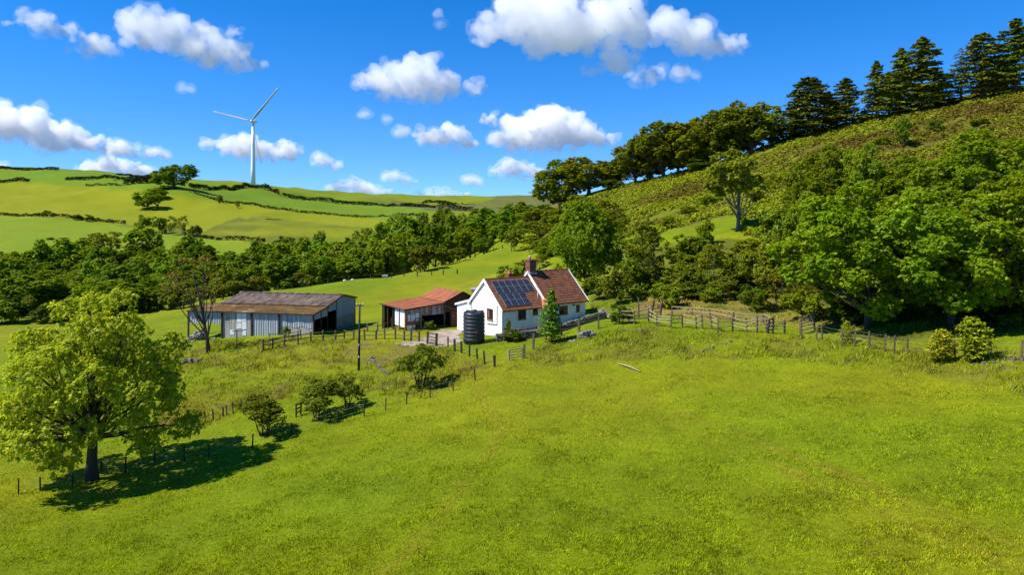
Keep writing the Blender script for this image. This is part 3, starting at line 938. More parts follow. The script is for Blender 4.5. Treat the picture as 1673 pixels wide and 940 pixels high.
# ------------------------------------------------------------------ farmhouse
def build_house():
    t = thing('farmhouse', 'whitewashed cottage with brown tiled roof, solar panels and brick chimney', 'house', (-1.1, 77.0, CZ - 14.2), rad(35))
    W, yr = 6.8, 3.4
    zr1, ze1, zr2, ze2 = 6.45, 3.54, 7.02, 3.82
    x1, x2 = 6.05, 11.95
    wl = MB()
    wl.prism([(0, -1.2), (W, -1.2), (W, ze1), (yr, zr1 - 0.06), (0, ze1)], 0, 0, x1)
    wl.prism([(-0.10, -1.2), (W + 0.10, -1.2), (W + 0.10, ze2), (yr, zr2 - 0.06), (-0.10, ze2)], 0, x1 + 0.004, x2)
    wl.prism([(W + 0.003, -1.2), (9.6, -1.2), (9.6, 2.95), (W + 0.003, 3.62)], 0, 0.004, 4.6)
    wl.build('wall', M_WHITE, t)
    # plinth, a brown strip at the foot of the front wall
    pl = MB()
    pl.box(0.02, x1 - 0.05, -0.025, 0.01, -0.8, 0.62)
    pl.build('plinth', M_BROWNBOARD, t)
    r1 = MB()
    k1 = (zr1 - ze1) / yr
    tile_slope(r1, -0.12, x1, yr, zr1, -0.28, ze1 - 0.28 * k1, 13)
    tile_slope(r1, -0.12, x1, yr, zr1, W + 0.02, ze1 - 0.02 * k1, 13)
    r1.prism([(yr - 0.16, zr1 - 0.09), (yr + 0.16, zr1 - 0.09), (yr + 0.07, zr1 + 0.09), (yr - 0.07, zr1 + 0.09)], 0, -0.12, x1 - 0.1)
    roof1 = r1.build('roof', M_TILE, t)
    r2 = MB()
    k2 = (zr2 - ze2) / (yr + 0.1)
    tile_slope(r2, x1 - 0.02, x2 + 0.16, yr, zr2, -0.38, ze2 - 0.28 * k2, 14)
    tile_slope(r2, x1 - 0.02, x2 + 0.16, yr, zr2, W + 0.38, ze2 - 0.28 * k2, 14)
    r2.prism([(yr - 0.16, zr2 - 0.09), (yr + 0.16, zr2 - 0.09), (yr + 0.07, zr2 + 0.09), (yr - 0.07, zr2 + 0.09)], 0, x1 + 1.1, x2 + 0.16)
    r2.build('roof', M_TILE, t)
    lr = MB()
    lr.hexa([(-0.1, W - 0.02, 3.66), (4.7, W - 0.02, 3.66), (-0.1, 9.8, 2.93), (4.7, 9.8, 2.93), (-0.1, W - 0.02, 3.76), (4.7, W - 0.02, 3.76), (-0.1, 9.8, 3.03), (4.7, 9.8, 3.03)])
    lr.build('roof', M_MORTAR, t)

    def verge(x, ya, za, yb, zb, w=0.09, d=0.26, up=0.10):
        m = MB()
        m.hexa([(x, ya, za - d), (x + w, ya, za - d), (x, yb, zb - d), (x + w, yb, zb - d), (x, ya, za + up), (x + w, ya, za + up), (x, yb, zb + up), (x + w, yb, zb + up)])
        m.build('bargeboard', M_WHITEPAINT, t)
    verge(-0.215, yr, zr1, -0.34, ze1 - 0.34 * k1)
    verge(-0.215, yr + 0.002, zr1, W + 0.06, ze1 - 0.06 * k1)
    verge(x1 - 0.13, yr, zr2, -0.42, ze2 - 0.32 * k2, 0.11, 0.20, 0.10)
    verge(x1 - 0.13, yr + 0.002, zr2, W + 0.42, ze2 - 0.32 * k2, 0.11, 0.20, 0.10)
    verge(x2 + 0.165, yr, zr2, -0.42, ze2 - 0.32 * k2, 0.10, 0.24, 0.09)
    verge(x2 + 0.165, yr + 0.002, zr2, W + 0.42, ze2 - 0.32 * k2, 0.10, 0.24, 0.09)
    v = MB()
    v.hexa([(-0.20, W - 0.04, 3.60), (-0.102, W - 0.04, 3.60), (-0.20, 9.84, 2.85), (-0.102, 9.84, 2.85), (-0.20, W - 0.04, 3.83), (-0.102, W - 0.04, 3.83), (-0.20, 9.84, 3.08), (-0.102, 9.84, 3.08)])
    v.build('bargeboard', M_WHITEPAINT, t)
    # gutters and pipes
    g = MB()
    g.beam((-0.1, -0.33, ze1 - 0.30), (x1 - 0.2, -0.33, ze1 - 0.30), 0.10)
    g.build('gutter', M_FRAME, t)
    g = MB()
    g.beam((x1 + 0.1, -0.44, ze2 - 0.34), (x2 + 0.1, -0.44, ze2 - 0.34), 0.10)
    g.build('gutter', M_FRAME, t)
    dp = MB()
    dp.tube([(-0.06, 0.9, 4.1), (-0.06, 0.9, 1.65), (-0.06, 2.9, 1.5)], [0.035] * 3, 6)
    dp.build('drainpipe', M_GUTTER, t)
    dp = MB()
    dp.tube([(-0.05, 6.3, 3.9), (-0.05, 6.3, 2.7)], [0.03, 0.03], 6)
    dp.build('drainpipe', M_GUTTER, t)
    dp = MB()
    dp.tube([(4.75, -0.2, 4.15), (4.75, -0.2, 5.0)], [0.03, 0.03], 6)
    dp.build('vent_pipe', M_WHITEPAINT, t)
    # windows
    w = window(t, 0, 0.0, 2.35, 2.62, 1.2, 1.25, M_FRAME, -1)
    cur = MB()
    cur.box(-0.016, -0.013, 2.55, 2.78, 2.2, 3.05)
    cur.build('curtain', M_RED, w)
    window(t, 1, 0.0, 2.70, 2.62, 1.05, 1.05, M_FRAME, -1)
    window(t, 1, 0.0, 4.55, 2.88, 0.65, 0.85, M_FRAME, -1, bars=0)
    window(t, 1, -0.10, 8.55, 2.65, 1.25, 1.0, M_FRAME, -1)
    window(t, 1, -0.10, 10.75, 2.72, 0.5, 0.8, M_FRAME, -1, bars=0)
    lm = MB()
    lm.lathe([(0.03, 0), (0.12, 0.05), (0.12, 0.16), (0.02, 0.22)], 10, (10.05, -0.22, 3.05))
    lm.beam((10.05, -0.10, 3.2), (10.05, -0.24, 3.2), 0.04)
    lm.build('wall_lamp', M_GUTTER, t)
    # little tiled gable where the two blocks meet
    p = MB()
    p.prism([(5.25, 3.2), (6.75, 3.2), (6.0, 4.25)], 1, -0.95, 0.8)
    pr = p.build('porch_gable', M_TERRA, t)
    for s in (-1, 1):
        q = MB()
        q.beam((6.0, -0.98, 4.33), (6.0 + s * 0.86, -0.98, 3.12), 0.07, 0.16)
        q.build('bargeboard', M_WHITEPAINT, pr)
    # chimneys
    c = MB()
    c.box(6.0, 6.9, yr - 0.42, yr + 0.42, 6.2, 7.55)
    c.box(5.94, 6.96, yr - 0.48, yr + 0.48, 7.55, 7.68)
    c.box(5.98, 6.92, yr - 0.44, yr + 0.44, 7.68, 8.30)
    c.box(5.90, 7.0, yr - 0.52, yr + 0.52, 8.30, 8.44)
    ch = c.build('chimney', M_BRICK, t)
    q = MB()
    q.lathe([(0.16, 8.44), (0.13, 8.75), (0.15, 8.8), (0.10, 8.95)], 12, (6.3, yr, 0))
    q.build('chimney_pot', M_POT, ch)
    q = MB()
    q.box(5.92, 6.98, yr - 0.55, yr + 0.55, 6.72, 6.98)
    q.build('flashing', M_MORTAR, ch)
    c = MB()
    c.box(4.1, 4.7, 4.6, 5.2, 4.5, 6.75)
    ch = c.build('chimney', M_BRICK, t)
    q = MB()
    q.lathe([(0.34, 6.75), (0.30, 6.85), (0.05, 7.35), (0.04, 7.5)], 4, (4.4, 4.9, 0))
    q.build('chimney_cap', M_TERRA, ch)
    c = MB()
    c.box(0.15, 1.35, 5.6, 6.6, 3.4, 5.05)
    d = c.build('rear_dormer', M_BRICK, t)
    q = MB()
    q.box(0.02, 1.5, 5.5, 6.72, 5.05, 5.2)
    q.build('dormer_roof', M_MORTAR, d)
    for x, y, z in ((8.6, yr, 7.1), (9.2, yr, 7.1)):
        q = MB()
        q.lathe([(0.10, 0), (0.09, 0.12), (0.03, 0.2)], 8, (x, y, z))
        q.build('ridge_vent', M_POT, t)
    # solar panels: two rows of six above, two rows of four below
    sl = np.array([-0.28 - yr, ze1 - 0.28 * k1 - zr1])
    ln = np.hypot(*sl)
    n = np.array([sl[1], -sl[0]]) / ln
    n = -n if n[1] < 0 else n

    def pt(x, s, h):
        q = np.array([yr, zr1]) + sl * s + n * h
        return (x, q[0], q[1])
    pw = 0.86
    for rows, xs0, cnt in (((0.10, 0.295), 0.52, 6), ((0.515, 0.71), 0.62, 4)):
        for s0 in rows:
            for i in range(cnt):
                xa, xb, sb = xs0 + i * pw, xs0 + i * pw + pw - 0.025, s0 + 0.188
                f = MB()
                f.hexa([pt(xa, s0, 0.06), pt(xb, s0, 0.06), pt(xa, sb, 0.06), pt(xb, sb, 0.06), pt(xa, s0, 0.125), pt(xb, s0, 0.125), pt(xa, sb, 0.125), pt(xb, sb, 0.125)])
                fo = f.build('solar_panel', M_ALU, t)
                g = MB()
                e, es = 0.028, 0.006
                g.hexa([pt(xa + e, s0 + es, 0.12), pt(xb - e, s0 + es, 0.12), pt(xa + e, sb - es, 0.12), pt(xb - e, sb - es, 0.12),
                        pt(xa + e, s0 + es, 0.131), pt(xb - e, s0 + es, 0.131), pt(xa + e, sb - es, 0.131), pt(xb - e, sb - es, 0.131)])
                g.build('solar_cells', M_SOLAR, fo)


build_house()


# ------------------------------------------------------------------ water tank
def build_tank():
    x, y = (774.5 - CX) / F * 74.6, 74.6
    t = thing('water_tank', 'tall black ribbed plastic water tank by the white gable wall', 'water tank', (x, y, CZ - 13.62), rad(20))
    pr = [(1.12, -0.3)]
    z = 0.0
    for i in range(7):
        pr += [(1.13, z + 0.02), (1.17, z + 0.06), (1.17, z + 0.14), (1.13, z + 0.18), (1.12, z + 0.24), (1.12, z + 0.36)]
        z += 0.385
    pr += [(1.14, z + 0.02), (1.14, z + 0.12), (1.0, z + 0.22), (0.7, z + 0.30), (0.3, z + 0.34)]
    m = MB()
    m.lathe(pr, 40)
    m.build('tank_body', M_TANK, t)
    for i in range(6):
        a = i * math.pi / 3
        q = MB()
        q.beam((math.cos(a) * 0.55, math.sin(a) * 0.55, z + 0.27), (math.cos(a) * 1.05, math.sin(a) * 1.05, z + 0.26), 0.22, 0.16)
        q.build('lifting_lug', M_TANK, t)
    q = MB()
    q.lathe([(0.30, z + 0.32), (0.32, z + 0.40), (0.2, z + 0.46), (0.05, z + 0.48)], 20)
    q.build('lid', M_TANK, t)
    q = MB()
    q.tube([(-0.15, -1.08, 0.95), (-0.15, -1.28, 0.95), (-0.15, -1.30, 0.8)], [0.04, 0.04, 0.035], 8)
    q.beam((-0.33, -1.24, 1.02), (0.05, -1.24, 1.02), 0.06)
    q.build('tap', M_RED, t)
    q = MB()
    q.box(-0.10, 0.16, -1.26, -1.08, -0.1, 0.62)
    q.build('outlet_box', M_GUTTER, t)


build_tank()


# ------------------------------------------------------------------ barn
def build_barn():
    t = thing('barn', 'long corrugated barn with grey roof, mossy lean-to and blue grey walls', 'barn', (-24.2, 86.0, CZ - 15.25), rad(-11))
    yl, yr, ye = 3.7, 8.0, 12.3
    zf, zb1, zm, zr, zrear = 2.70, 3.12, 3.27, 4.05, 3.2
    xl, xw = -15.0, -17.2
    rng = np.random.default_rng(4)
    # walls: sections of the long side
    b = lambda x: -1.2
    m = MB()
    corr(m, -8.3, -4.62, 0, 0, zf - 0.02, bot=b)
    m.build('wall_sheet', M_BLUEMETAL, t)
    m = MB()
    corr(m, -4.6, 0, 0.03, 0, zf - 0.02, bot=lambda x: 0.95 + 0.1 * math.sin(x * 3))
    m.build('wall_sheet', M_BLUEMETAL, t)
    m = MB()
    for i in range(16):
        x = -4.6 + i * 0.2875
        m.box(x, x + 0.27, 0.06, 0.10, -1.2, 1.0 + rng.normal(0, 0.03))
    m.build('wall_boards', M_BOARDS, t)
    m = MB()
    for i in range(16):
        x = -12.4 + i * 0.256
        m.box(x, x + 0.24, 0.02, 0.06, -1.3, zf - 0.05)
    wb = m.build('wall_boards', M_BOARDS, t)
    for x0, x1, z0, z1 in ((-10.35, -9.75, 1.35, 2.6), (-9.7, -9.1, 1.5, 2.58), (-10.4, -9.78, 0.55, 1.25), (-9.72, -9.05, 0.5, 1.42), (-11.3, -10.75, -0.25, 0.35), (-9.6, -9.1, -0.3, 0.3)):
        q = MB()
        q.box(x0, x1, -0.015, 0.012, z0, z1)
        q.build('pale_board', M_PALEBOARD, t)
    m = MB()
    corr(m, xw, -12.45, 0.0, 1.05, zf - 0.02)
    m.build('wall_sheet', M_BLUEMETAL, t)
    for x, y in ((xw + 0.05, 0.0), (xw + 0.05, 3.2), (-12.42, -0.08), (-4.61, -0.07), (-8.32, -0.06), (-0.05, 0.0)):
        q = MB()
        q.beam((x, y, -1.4), (x, y, zf - 0.03 + y * 0.11), 0.16)
        q.build('post', M_DARKWOOD, t)
    # gable end
    roofz = lambda y: zf + (zb1 - zf) * y / yl - 0.06 if y < yl else (zm + (zr - zm) * (y - yl) / (yr - yl) - 0.07 if y < yr else zr + (zrear - zr) * (y - yr) / (ye - yr) - 0.07)
    m = MB()
    corr(m, 0.05, yl, 0.0, 1.9, 0, axis=1, zfun=roofz)
    m.build('gable_sheet', M_BLUEMETAL, t)
    m = MB()
    corr(m, yl, 6.2, 0.0, 2.35, 0, axis=1, zfun=roofz)
    m.build('gable_sheet', M_BLUEMETAL, t)
    m = MB()
    corr(m, 6.2, ye, 0.0, 1.1, 0, axis=1, zfun=roofz, bot=lambda y: 1.15)
    m.build('gable_sheet', M_BLUEMETAL, t)
    m = MB()
    m.box(-0.10, 0.02, 6.25, ye, -1.2, 1.2)
    m.build('block_wall', M_STONE, t)
    for y in (1.9, 3.7, 6.2, ye - 0.05):
        q = MB()
        q.beam((-0.02, y, -1.2), (-0.02, y, roofz(y)), 0.15)
        q.build('post', M_DARKWOOD, t)
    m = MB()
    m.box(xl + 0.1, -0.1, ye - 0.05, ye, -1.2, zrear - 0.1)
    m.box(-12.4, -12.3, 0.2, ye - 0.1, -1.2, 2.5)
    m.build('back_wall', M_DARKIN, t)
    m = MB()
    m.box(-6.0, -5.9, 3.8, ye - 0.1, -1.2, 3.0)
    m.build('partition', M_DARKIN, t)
    # roofs
    m = MB()
    corr_roof(m, xl, 0.22, yr, zr, yl - 0.25, zm - 0.05, rag=0.25, rng=rng)
    m.build('roof', M_GREYROOF, t)
    m = MB()
    corr_roof(m, xl, 0.22, yr + 0.01, zr, ye + 0.3, zrear - 0.06)
    m.build('roof', M_GREYROOF, t)
    m = MB()
    corr_roof(m, xw - 0.1, 0.20, yl + 0.1, zb1 + 0.01, -0.35, zf - 0.03, rag=0.15, rng=rng)
    m.build('lean_to_roof', M_MOSS, t)
    q = MB()
    for i in range(13):
        x = xl + i * 1.15
        q.tube([(x, yr, zr + 0.06), (x + 1.2, yr, zr + 0.06 + rng.normal(0, 0.015))], [0.13, 0.12], 6)
    q.build('ridge_cap', M_GREYROOF, t)
    q = MB()
    q.beam((xl, yl - 0.02, 3.14), (0.1, yl - 0.02, 3.14), 0.06, 0.2)
    q.beam((xw, -0.30, zf - 0.09), (0.15, -0.30, zf - 0.09), 0.05, 0.12)
    q.build('fascia', M_DARKWOOD, t)
    for a, c in (((0.24, yl - 0.2, zm - 0.05), (0.24, yr, zr + 0.03)), ((0.24, yr, zr + 0.03), (0.24, ye + 0.25, zrear - 0.03)), ((0.23, -0.3, zf - 0.04), (0.23, yl, zb1))):
        q = MB()
        q.beam(a, c, 0.06, 0.16)
        q.build('bargeboard', M_DARKWOOD, t)


build_barn()


# ------------------------------------------------------------------ red-roofed shed
def build_shed():
    t = thing('shed', 'low timber shed with rust red metal roof beside the farmhouse', 'shed', (-12.7, 84.0, CZ - 14.45), rad(35))
    D = 6.5
    za, zb_, zt, ze, xb, xt, xe = 2.78, 3.20, 4.32, 3.45, 5.26, 7.8, 9.4
    # gable wall facing the camera
    m = MB()
    m.hexa([(2.0, 0.0, 1.75), (xb, 0.0, 1.75), (2.0, 0.08, 1.75), (xb, 0.08, 1.75), (2.0, 0.0, 2.82), (xb, 0.0, 3.08), (2.0, 0.08, 2.82), (xb, 0.08, 3.08)])
    m.build('wall_sheet', M_RUSTSHEET, t)
    m = MB()
    m.prism([(xb + 0.9, -1), (xe, -1), (xe, ze - 0.08), (xt, zt - 0.08), (xb + 0.9, zb_ + 0.25)], 1, 0.0, 0.09)
    m.prism([(xb, 1.9), (xb + 0.897, 1.9), (xb + 0.897, zb_ + 0.25), (xb, zb_ - 0.1)], 1, 0.0, 0.09)
    m.build('wall_boards', M_BROWNBOARD, t)
    m = MB()
    m.box(xb + 1.0, xb + 1.65, -0.05, -0.003, -0.6, 2.0)
    d = m.build('door', M_REDWOOD, t)
    q = MB()
    q.lathe([(0.02, 0), (0.14, 0.02), (0.14, 0.05), (0.02, 0.07)], 12, (xb + 1.3, -0.1, 1.3))
    q.build('handle', M_PALEBOARD, d)
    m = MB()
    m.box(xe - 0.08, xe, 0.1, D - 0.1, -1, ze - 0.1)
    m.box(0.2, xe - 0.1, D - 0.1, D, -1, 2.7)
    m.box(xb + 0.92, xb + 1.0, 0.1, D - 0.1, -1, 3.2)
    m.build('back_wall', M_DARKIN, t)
    # window bay at the low corner
    m = MB()
    m.box(0.06, 1.95, 0.03, 0.07, 1.15, 2.6)
    m.build('wall_sheet', M_RUSTSHEET, t)
    for x0, x1, z0, z1 in ((0.30, 0.62, 1.25, 2.0), (0.78, 1.25, 1.2, 1.95), (1.35, 1.8, 1.25, 2.1)):
        q = MB()
        q.box(x0, x1, 0.0, 0.027, z0, z1)
        q.build('pale_panel', M_PALEBLUE, t)
    m = MB()
    m.box(0.06, 1.9, -0.01, 0.10, 0.75, 1.13)
    m.build('timber_sill', M_REDWOOD, t)
    m = MB()
    m.box(0.08, 1.3, 0.02, 0.08, -1.0, 0.74)
    m.build('white_base', M_WHITE, t)
    for y0, y1 in ((0.15, 1.5), (1.75, 2.9)):
        q = MB()
        q.box(0.0, 0.06, y0, y1, 0.5, 2.55)
        q.build('pale_panel', M_PALEBLUE if y0 > 1 else M_PALEBOARD, t)
    for x, y, mm, w in ((0.0, 0.0, M_REDWOOD, 0.2), (0.0, 1.62, M_REDWOOD, 0.16), (0.0, 3.3, M_DARKWOOD, 0.16), (0.0, 4.9, M_DARKWOOD, 0.16), (0.0, 6.4, M_DARKWOOD, 0.16), (2.02, -0.06, M_PALEWOOD, 0.12), (xb, -0.05, M_WOOD, 0.16)):
        q = MB()
        q.beam((x, y, -1.2), (x, y, za - 0.06 + x * 0.08), w)
        q.build('post', mm, t)
    q = MB()
    q.beam((xb + 0.1, -0.12, 2.7), (xb + 2.6, -0.12, 1.75), 0.06)
    q.build('handrail', M_PALEWOOD, t)
    # roofs: ribs run down the slope, so build with x and y swapped
    def roof(xa, z_a, xb2, z_b, y0, y1):
        n = int((y1 - y0) / 0.4 * 6)
        V, Fc = [], []
        for i in range(n + 1):
            y = y0 + (y1 - y0) * i / n
            o = 0.025 * math.sin(2 * math.pi * y / 0.4)
            V += [(xa, y, z_a + o), (xb2, y, z_b + o), (xa, y, z_a + o - 0.05), (xb2, y, z_b + o - 0.05)]
        for i in range(n):
            a, b = 4 * i, 4 * i + 4
            Fc += [(a, b, b + 1, a + 1), (a + 2, a + 3, b + 3, b + 2), (a, a + 2, b + 2, b), (a + 1, b + 1, b + 3, a + 3)]
        e = 4 * n
        Fc += [(0, 1, 3, 2), (e, e + 2, e + 3, e + 1)]
        m = MB()
        m.add(V, Fc)
        return m
    roof(xt, zt, xb - 0.15, zb_ + 0.05, -0.3, D - 0.3).build('roof', M_RUST, t)
    roof(xt + 0.01, zt, xe + 0.3, ze - 0.12, -0.3, D - 0.3).build('roof', M_BROWNBOARD, t)
    roof(xb + 0.1, zb_ - 0.04, -0.3, za - 0.03, -0.35, D + 0.3).build('lean_to_roof', M_RUST, t)
    q = MB()
    q.beam((xb, -0.34, zb_ + 0.02), (xt, -0.34, zt - 0.02), 0.05, 0.16)
    q.beam((xt, -0.34, zt - 0.02), (xe + 0.3, -0.34, ze - 0.13), 0.05, 0.16)
    q.beam((-0.3, -0.37, za - 0.1), (xb, -0.37, zb_ - 0.1), 0.05, 0.14)
    q.beam((-0.31, -0.3, za - 0.09), (-0.31, D + 0.3, za - 0.09), 0.05, 0.12)
    q.build('fascia', M_DARKWOOD, t)


build_shed()


# ------------------------------------------------------------------ wind turbine
def build_turbine():
    Y = 900.0
    x = (413.5 - CX) / F * Y
    z0 = gz(x, Y) - 1
    zh = CZ - (198 - HY) / F * Y
    t = thing('wind_turbine', 'tall white three bladed wind turbine standing on the far hilltop', 'wind turbine', (x, Y, z0), 0)
    h = zh - z0
    m = MB()
    m.lathe([(3.1, 0), (2.7, h * 0.3), (2.2, h * 0.65), (1.6, h - 2.2)], 28)
    m.build('tower', M_TURBINE, t)
    q = MB()
    q.lathe([(3.5, -1), (3.5, 1.6), (3.0, 1.7)], 28)
    q.build('tower_base', M_MORTAR, t)
    yaw = rad(-14)
    ax = Vector((math.sin(yaw), -math.cos(yaw), 0))       # towards the rotor
    sd = Vector((math.cos(yaw), math.sin(yaw), 0))
    o = Vector((0, 0, h))
    q = MB()
    q.tube([o - ax * 6.5, o - ax * 6.0, o - ax * 2, o + ax * 2.2, o + ax * 2.4], [1.0, 2.0, 2.3, 2.0, 1.4], 12)
    q.build('nacelle', M_TURBINE, t)
    hb = o + ax * 3.8
    q = MB()
    q.tube([hb - ax * 1.5, hb, hb + ax * 1.2, hb + ax * 2.0], [1.7, 1.8, 1.2, 0.2], 14)
    q.build('hub', M_TURBINE, t)
    for a in (165.5, 45.5, 285.5):
        d = sd * math.cos(rad(a)) + Vector((0, 0, 1)) * math.sin(rad(a))
        c = ax.cross(d)
        b = MB()
        V, Fc, R_, n = [], [], 55.0, 12
        for i in range(n + 1):
            s = i / n
            ch = 1.2 + 1.5 * min(1, s / 0.18) * (1 - s) ** 0.8 - 0.8 * s
            ch = max(ch, 1.3)
            th = max(1.0 * (1 - s) ** 1.1, 0.35) if s > 0.05 else 1.2
            p = hb + d * (1.2 + R_ * s) + ax * (1.2 * s * s)
            tw = rad(18 * (1 - s) + 30)
            cd = c * math.cos(tw) + ax * math.sin(tw)
            nd = d.cross(cd)
            V += [p - cd * ch * 0.6, p + nd * th * 0.5, p + cd * ch * 0.4 * 0.6 + nd * th * 0.35, p + cd * ch * 0.7, p - nd * th * 0.4]
        for i in range(n):
            for j in range(5):
                Fc.append((i * 5 + j, i * 5 + (j + 1) % 5, i * 5 + 5 + (j + 1) % 5, i * 5 + 5 + j))
        Fc += [tuple(range(5)), tuple(range(n * 5, n * 5 + 5))]
        b.add(V, Fc, True)
        b.build('blade', M_BLADESHADE, t)


build_turbine()


# ------------------------------------------------------------------ fences and small things
def fence(name, label, pts, ph, pw, rails=(), wires=(), post_mat=None, rail_mat=None, jitter=0.06, group=None, extra=0.35, seed=1, gaps=(), steps=None, cat='fence', lean=0.04):
    """posts at ground points pts [(x,y)]; rails / wires at the given heights between neighbours"""
    rng = np.random.default_rng(seed)
    post_mat, rail_mat = post_mat or M_WOOD, rail_mat or post_mat or M_WOOD
    P0 = [np.array([x, y, gz(x, y)]) for x, y in pts]
    o = P0[0]
    t = thing(name, label, cat, o, 0, group)
    tops = []
    for i, p in enumerate(P0):
        q = p - o
        tip = q + np.array([rng.normal(0, lean), rng.normal(0, lean), 1.0]) * ph * (1 + rng.normal(0, jitter))
        b = MB()
        b.beam(q - np.array([0, 0, extra]), tip, pw * (1 + rng.normal(0, 0.1)))
        b.build('post', post_mat, t)
        tops.append((q, tip))
    for hts, w, nm in ((rails, 0.09, 'rail'), (wires, 0.016, 'wire')):
        for h in hts:
            b = MB()
            some = False
            for i in range(len(P0) - 1):
                if i in gaps:
                    continue
                (a0, a1), (c0, c1) = tops[i], tops[i + 1]
                j0, j1 = (rng.normal(0, jitter * 0.5), rng.normal(0, jitter * 0.5)) if nm == 'rail' else (0, 0)
                pa, pc = a0 + (a1 - a0) * (h + j0), c0 + (c1 - c0) * (h + j1)
                off = np.array([0, -pw * 0.5, 0])
                some = True
                if nm == 'rail':
                    b.beam(pa + off, pc + off, 0.05, w)
                else:
                    b.tube([pa + off, (pa + pc) / 2 + off - np.array([0, 0, 0.02]), pc + off], [w / 2] * 3, 4, False)
            if some:
                b.build(nm, rail_mat if nm == 'rail' else M_WIRE, t)
    return t


def pix_line(pts, step_px=None, ymin=25):
    """photo points along the foot of a fence -> ground points, optionally with posts added every step_px columns"""
    out = []
    if step_px:
        q = []
        for a, b in zip(pts[:-1], pts[1:]):
            n = max(1, int(round(math.hypot(b[0] - a[0], b[1] - a[1]) / step_px)))
            q += [(a[0] + (b[0] - a[0]) * i / n, a[1] + (b[1] - a[1]) * i / n) for i in range(n)]
        pts = q + [pts[-1]]
    for p in pts:
        h = hit(p[0], p[1], ymin)
        out.append((h[0], h[1]))
    return out


def depth_line(pts, step=None):
    """(column, depth) points -> ground points, subdivided every `step` metres"""
    w = [np.array([(px - CX) / F * Y, Y]) for px, Y in pts]
    if not step:
        return [tuple(p) for p in w]
    out = []
    for a, b in zip(w[:-1], w[1:]):
        n = max(1, int(round(np.linalg.norm(b - a) / step)))
        out += [tuple(a + (b - a) * i / n) for i in range(n)]
    return out + [tuple(w[-1])]


def rocks(name, label, px, Y, wpx, h, n, size, material, cat, seed=1, dx=None, dy=1.0):
    rng = np.random.default_rng(seed)
    x0 = (px - CX) / F * Y
    W = wpx / F * Y
    z0 = gz(x0, Y)
    m = MB()
    for i in range(n):
        u, v = rng.normal(0, 0.26), rng.normal(0, 0.3)
        x, y = x0 + u * W, Y + v * dy
        zz = gz(x, y) + max(0, h * (1 - (u / 0.5) ** 2)) * rng.uniform(0, 0.9)
        s = size * rng.uniform(0.5, 1.4)
        import itertools
        V = [np.array(c) * s * np.array([1, 0.8, 0.6]) * rng.uniform(0.7, 1.15) for c in itertools.product((-.5, .5), repeat=3)]
        a = rng.uniform(0, 6.28)
        rot = np.array([[math.cos(a), -math.sin(a), 0], [math.sin(a), math.cos(a), 0], [0, 0, 1]])
        V = [rot @ q + rng.normal(0, 0.06 * s, 3) + np.array([x - x0, y - Y, zz - z0 + s * 0.1]) for q in V]
        V = [V[k] for k in (0, 4, 2, 6, 1, 5, 3, 7)]
        m.hexa(V)
    o = m.build(name, material)
    o.location = (x0, Y, z0)
    return tag(o, label, cat)


def dry_wall(name, label, pts, h, th, material, seed=1, cat='wall'):
    """a dry-stone wall of individual courses along ground points"""
    rng = np.random.default_rng(seed)
    o = np.array([pts[0][0], pts[0][1], gz(*pts[0])])
    m = MB()
    for (xa, ya), (xb, yb) in zip(pts[:-1], pts[1:]):
        ln = math.hypot(xb - xa, yb - ya)
        d = np.array([(xb - xa) / ln, (yb - ya) / ln, 0])
        s_ = np.array([-d[1], d[0], 0])
        rows = max(2, int(h / 0.2))
        for r in range(-2, rows):
            s = rng.uniform(-0.2, 0)
            while s < ln:
                w = rng.uniform(0.25, 0.55)
                a = np.array([xa, ya, 0]) + d * s
                z = gz(a[0], a[1]) + r * h / rows
                b = a + d * (w - 0.03)
                hh = h / rows * rng.uniform(0.85, 1.1) - 0.02
                tt = th * rng.uniform(0.85, 1.15) / 2
                V = []
                for zz in (z, z + hh):
                    for sgn in (-1, 1):
                        for q in (a, b):
                            V.append(q + s_ * sgn * tt + np.array([0, 0, zz]) + rng.normal(0, 0.018, 3) - o * np.array([1, 1, 1]))
                m.hexa(V)
                s += w
    ob = m.build(name, material)
    ob.location = o
    return tag(ob, label, cat)
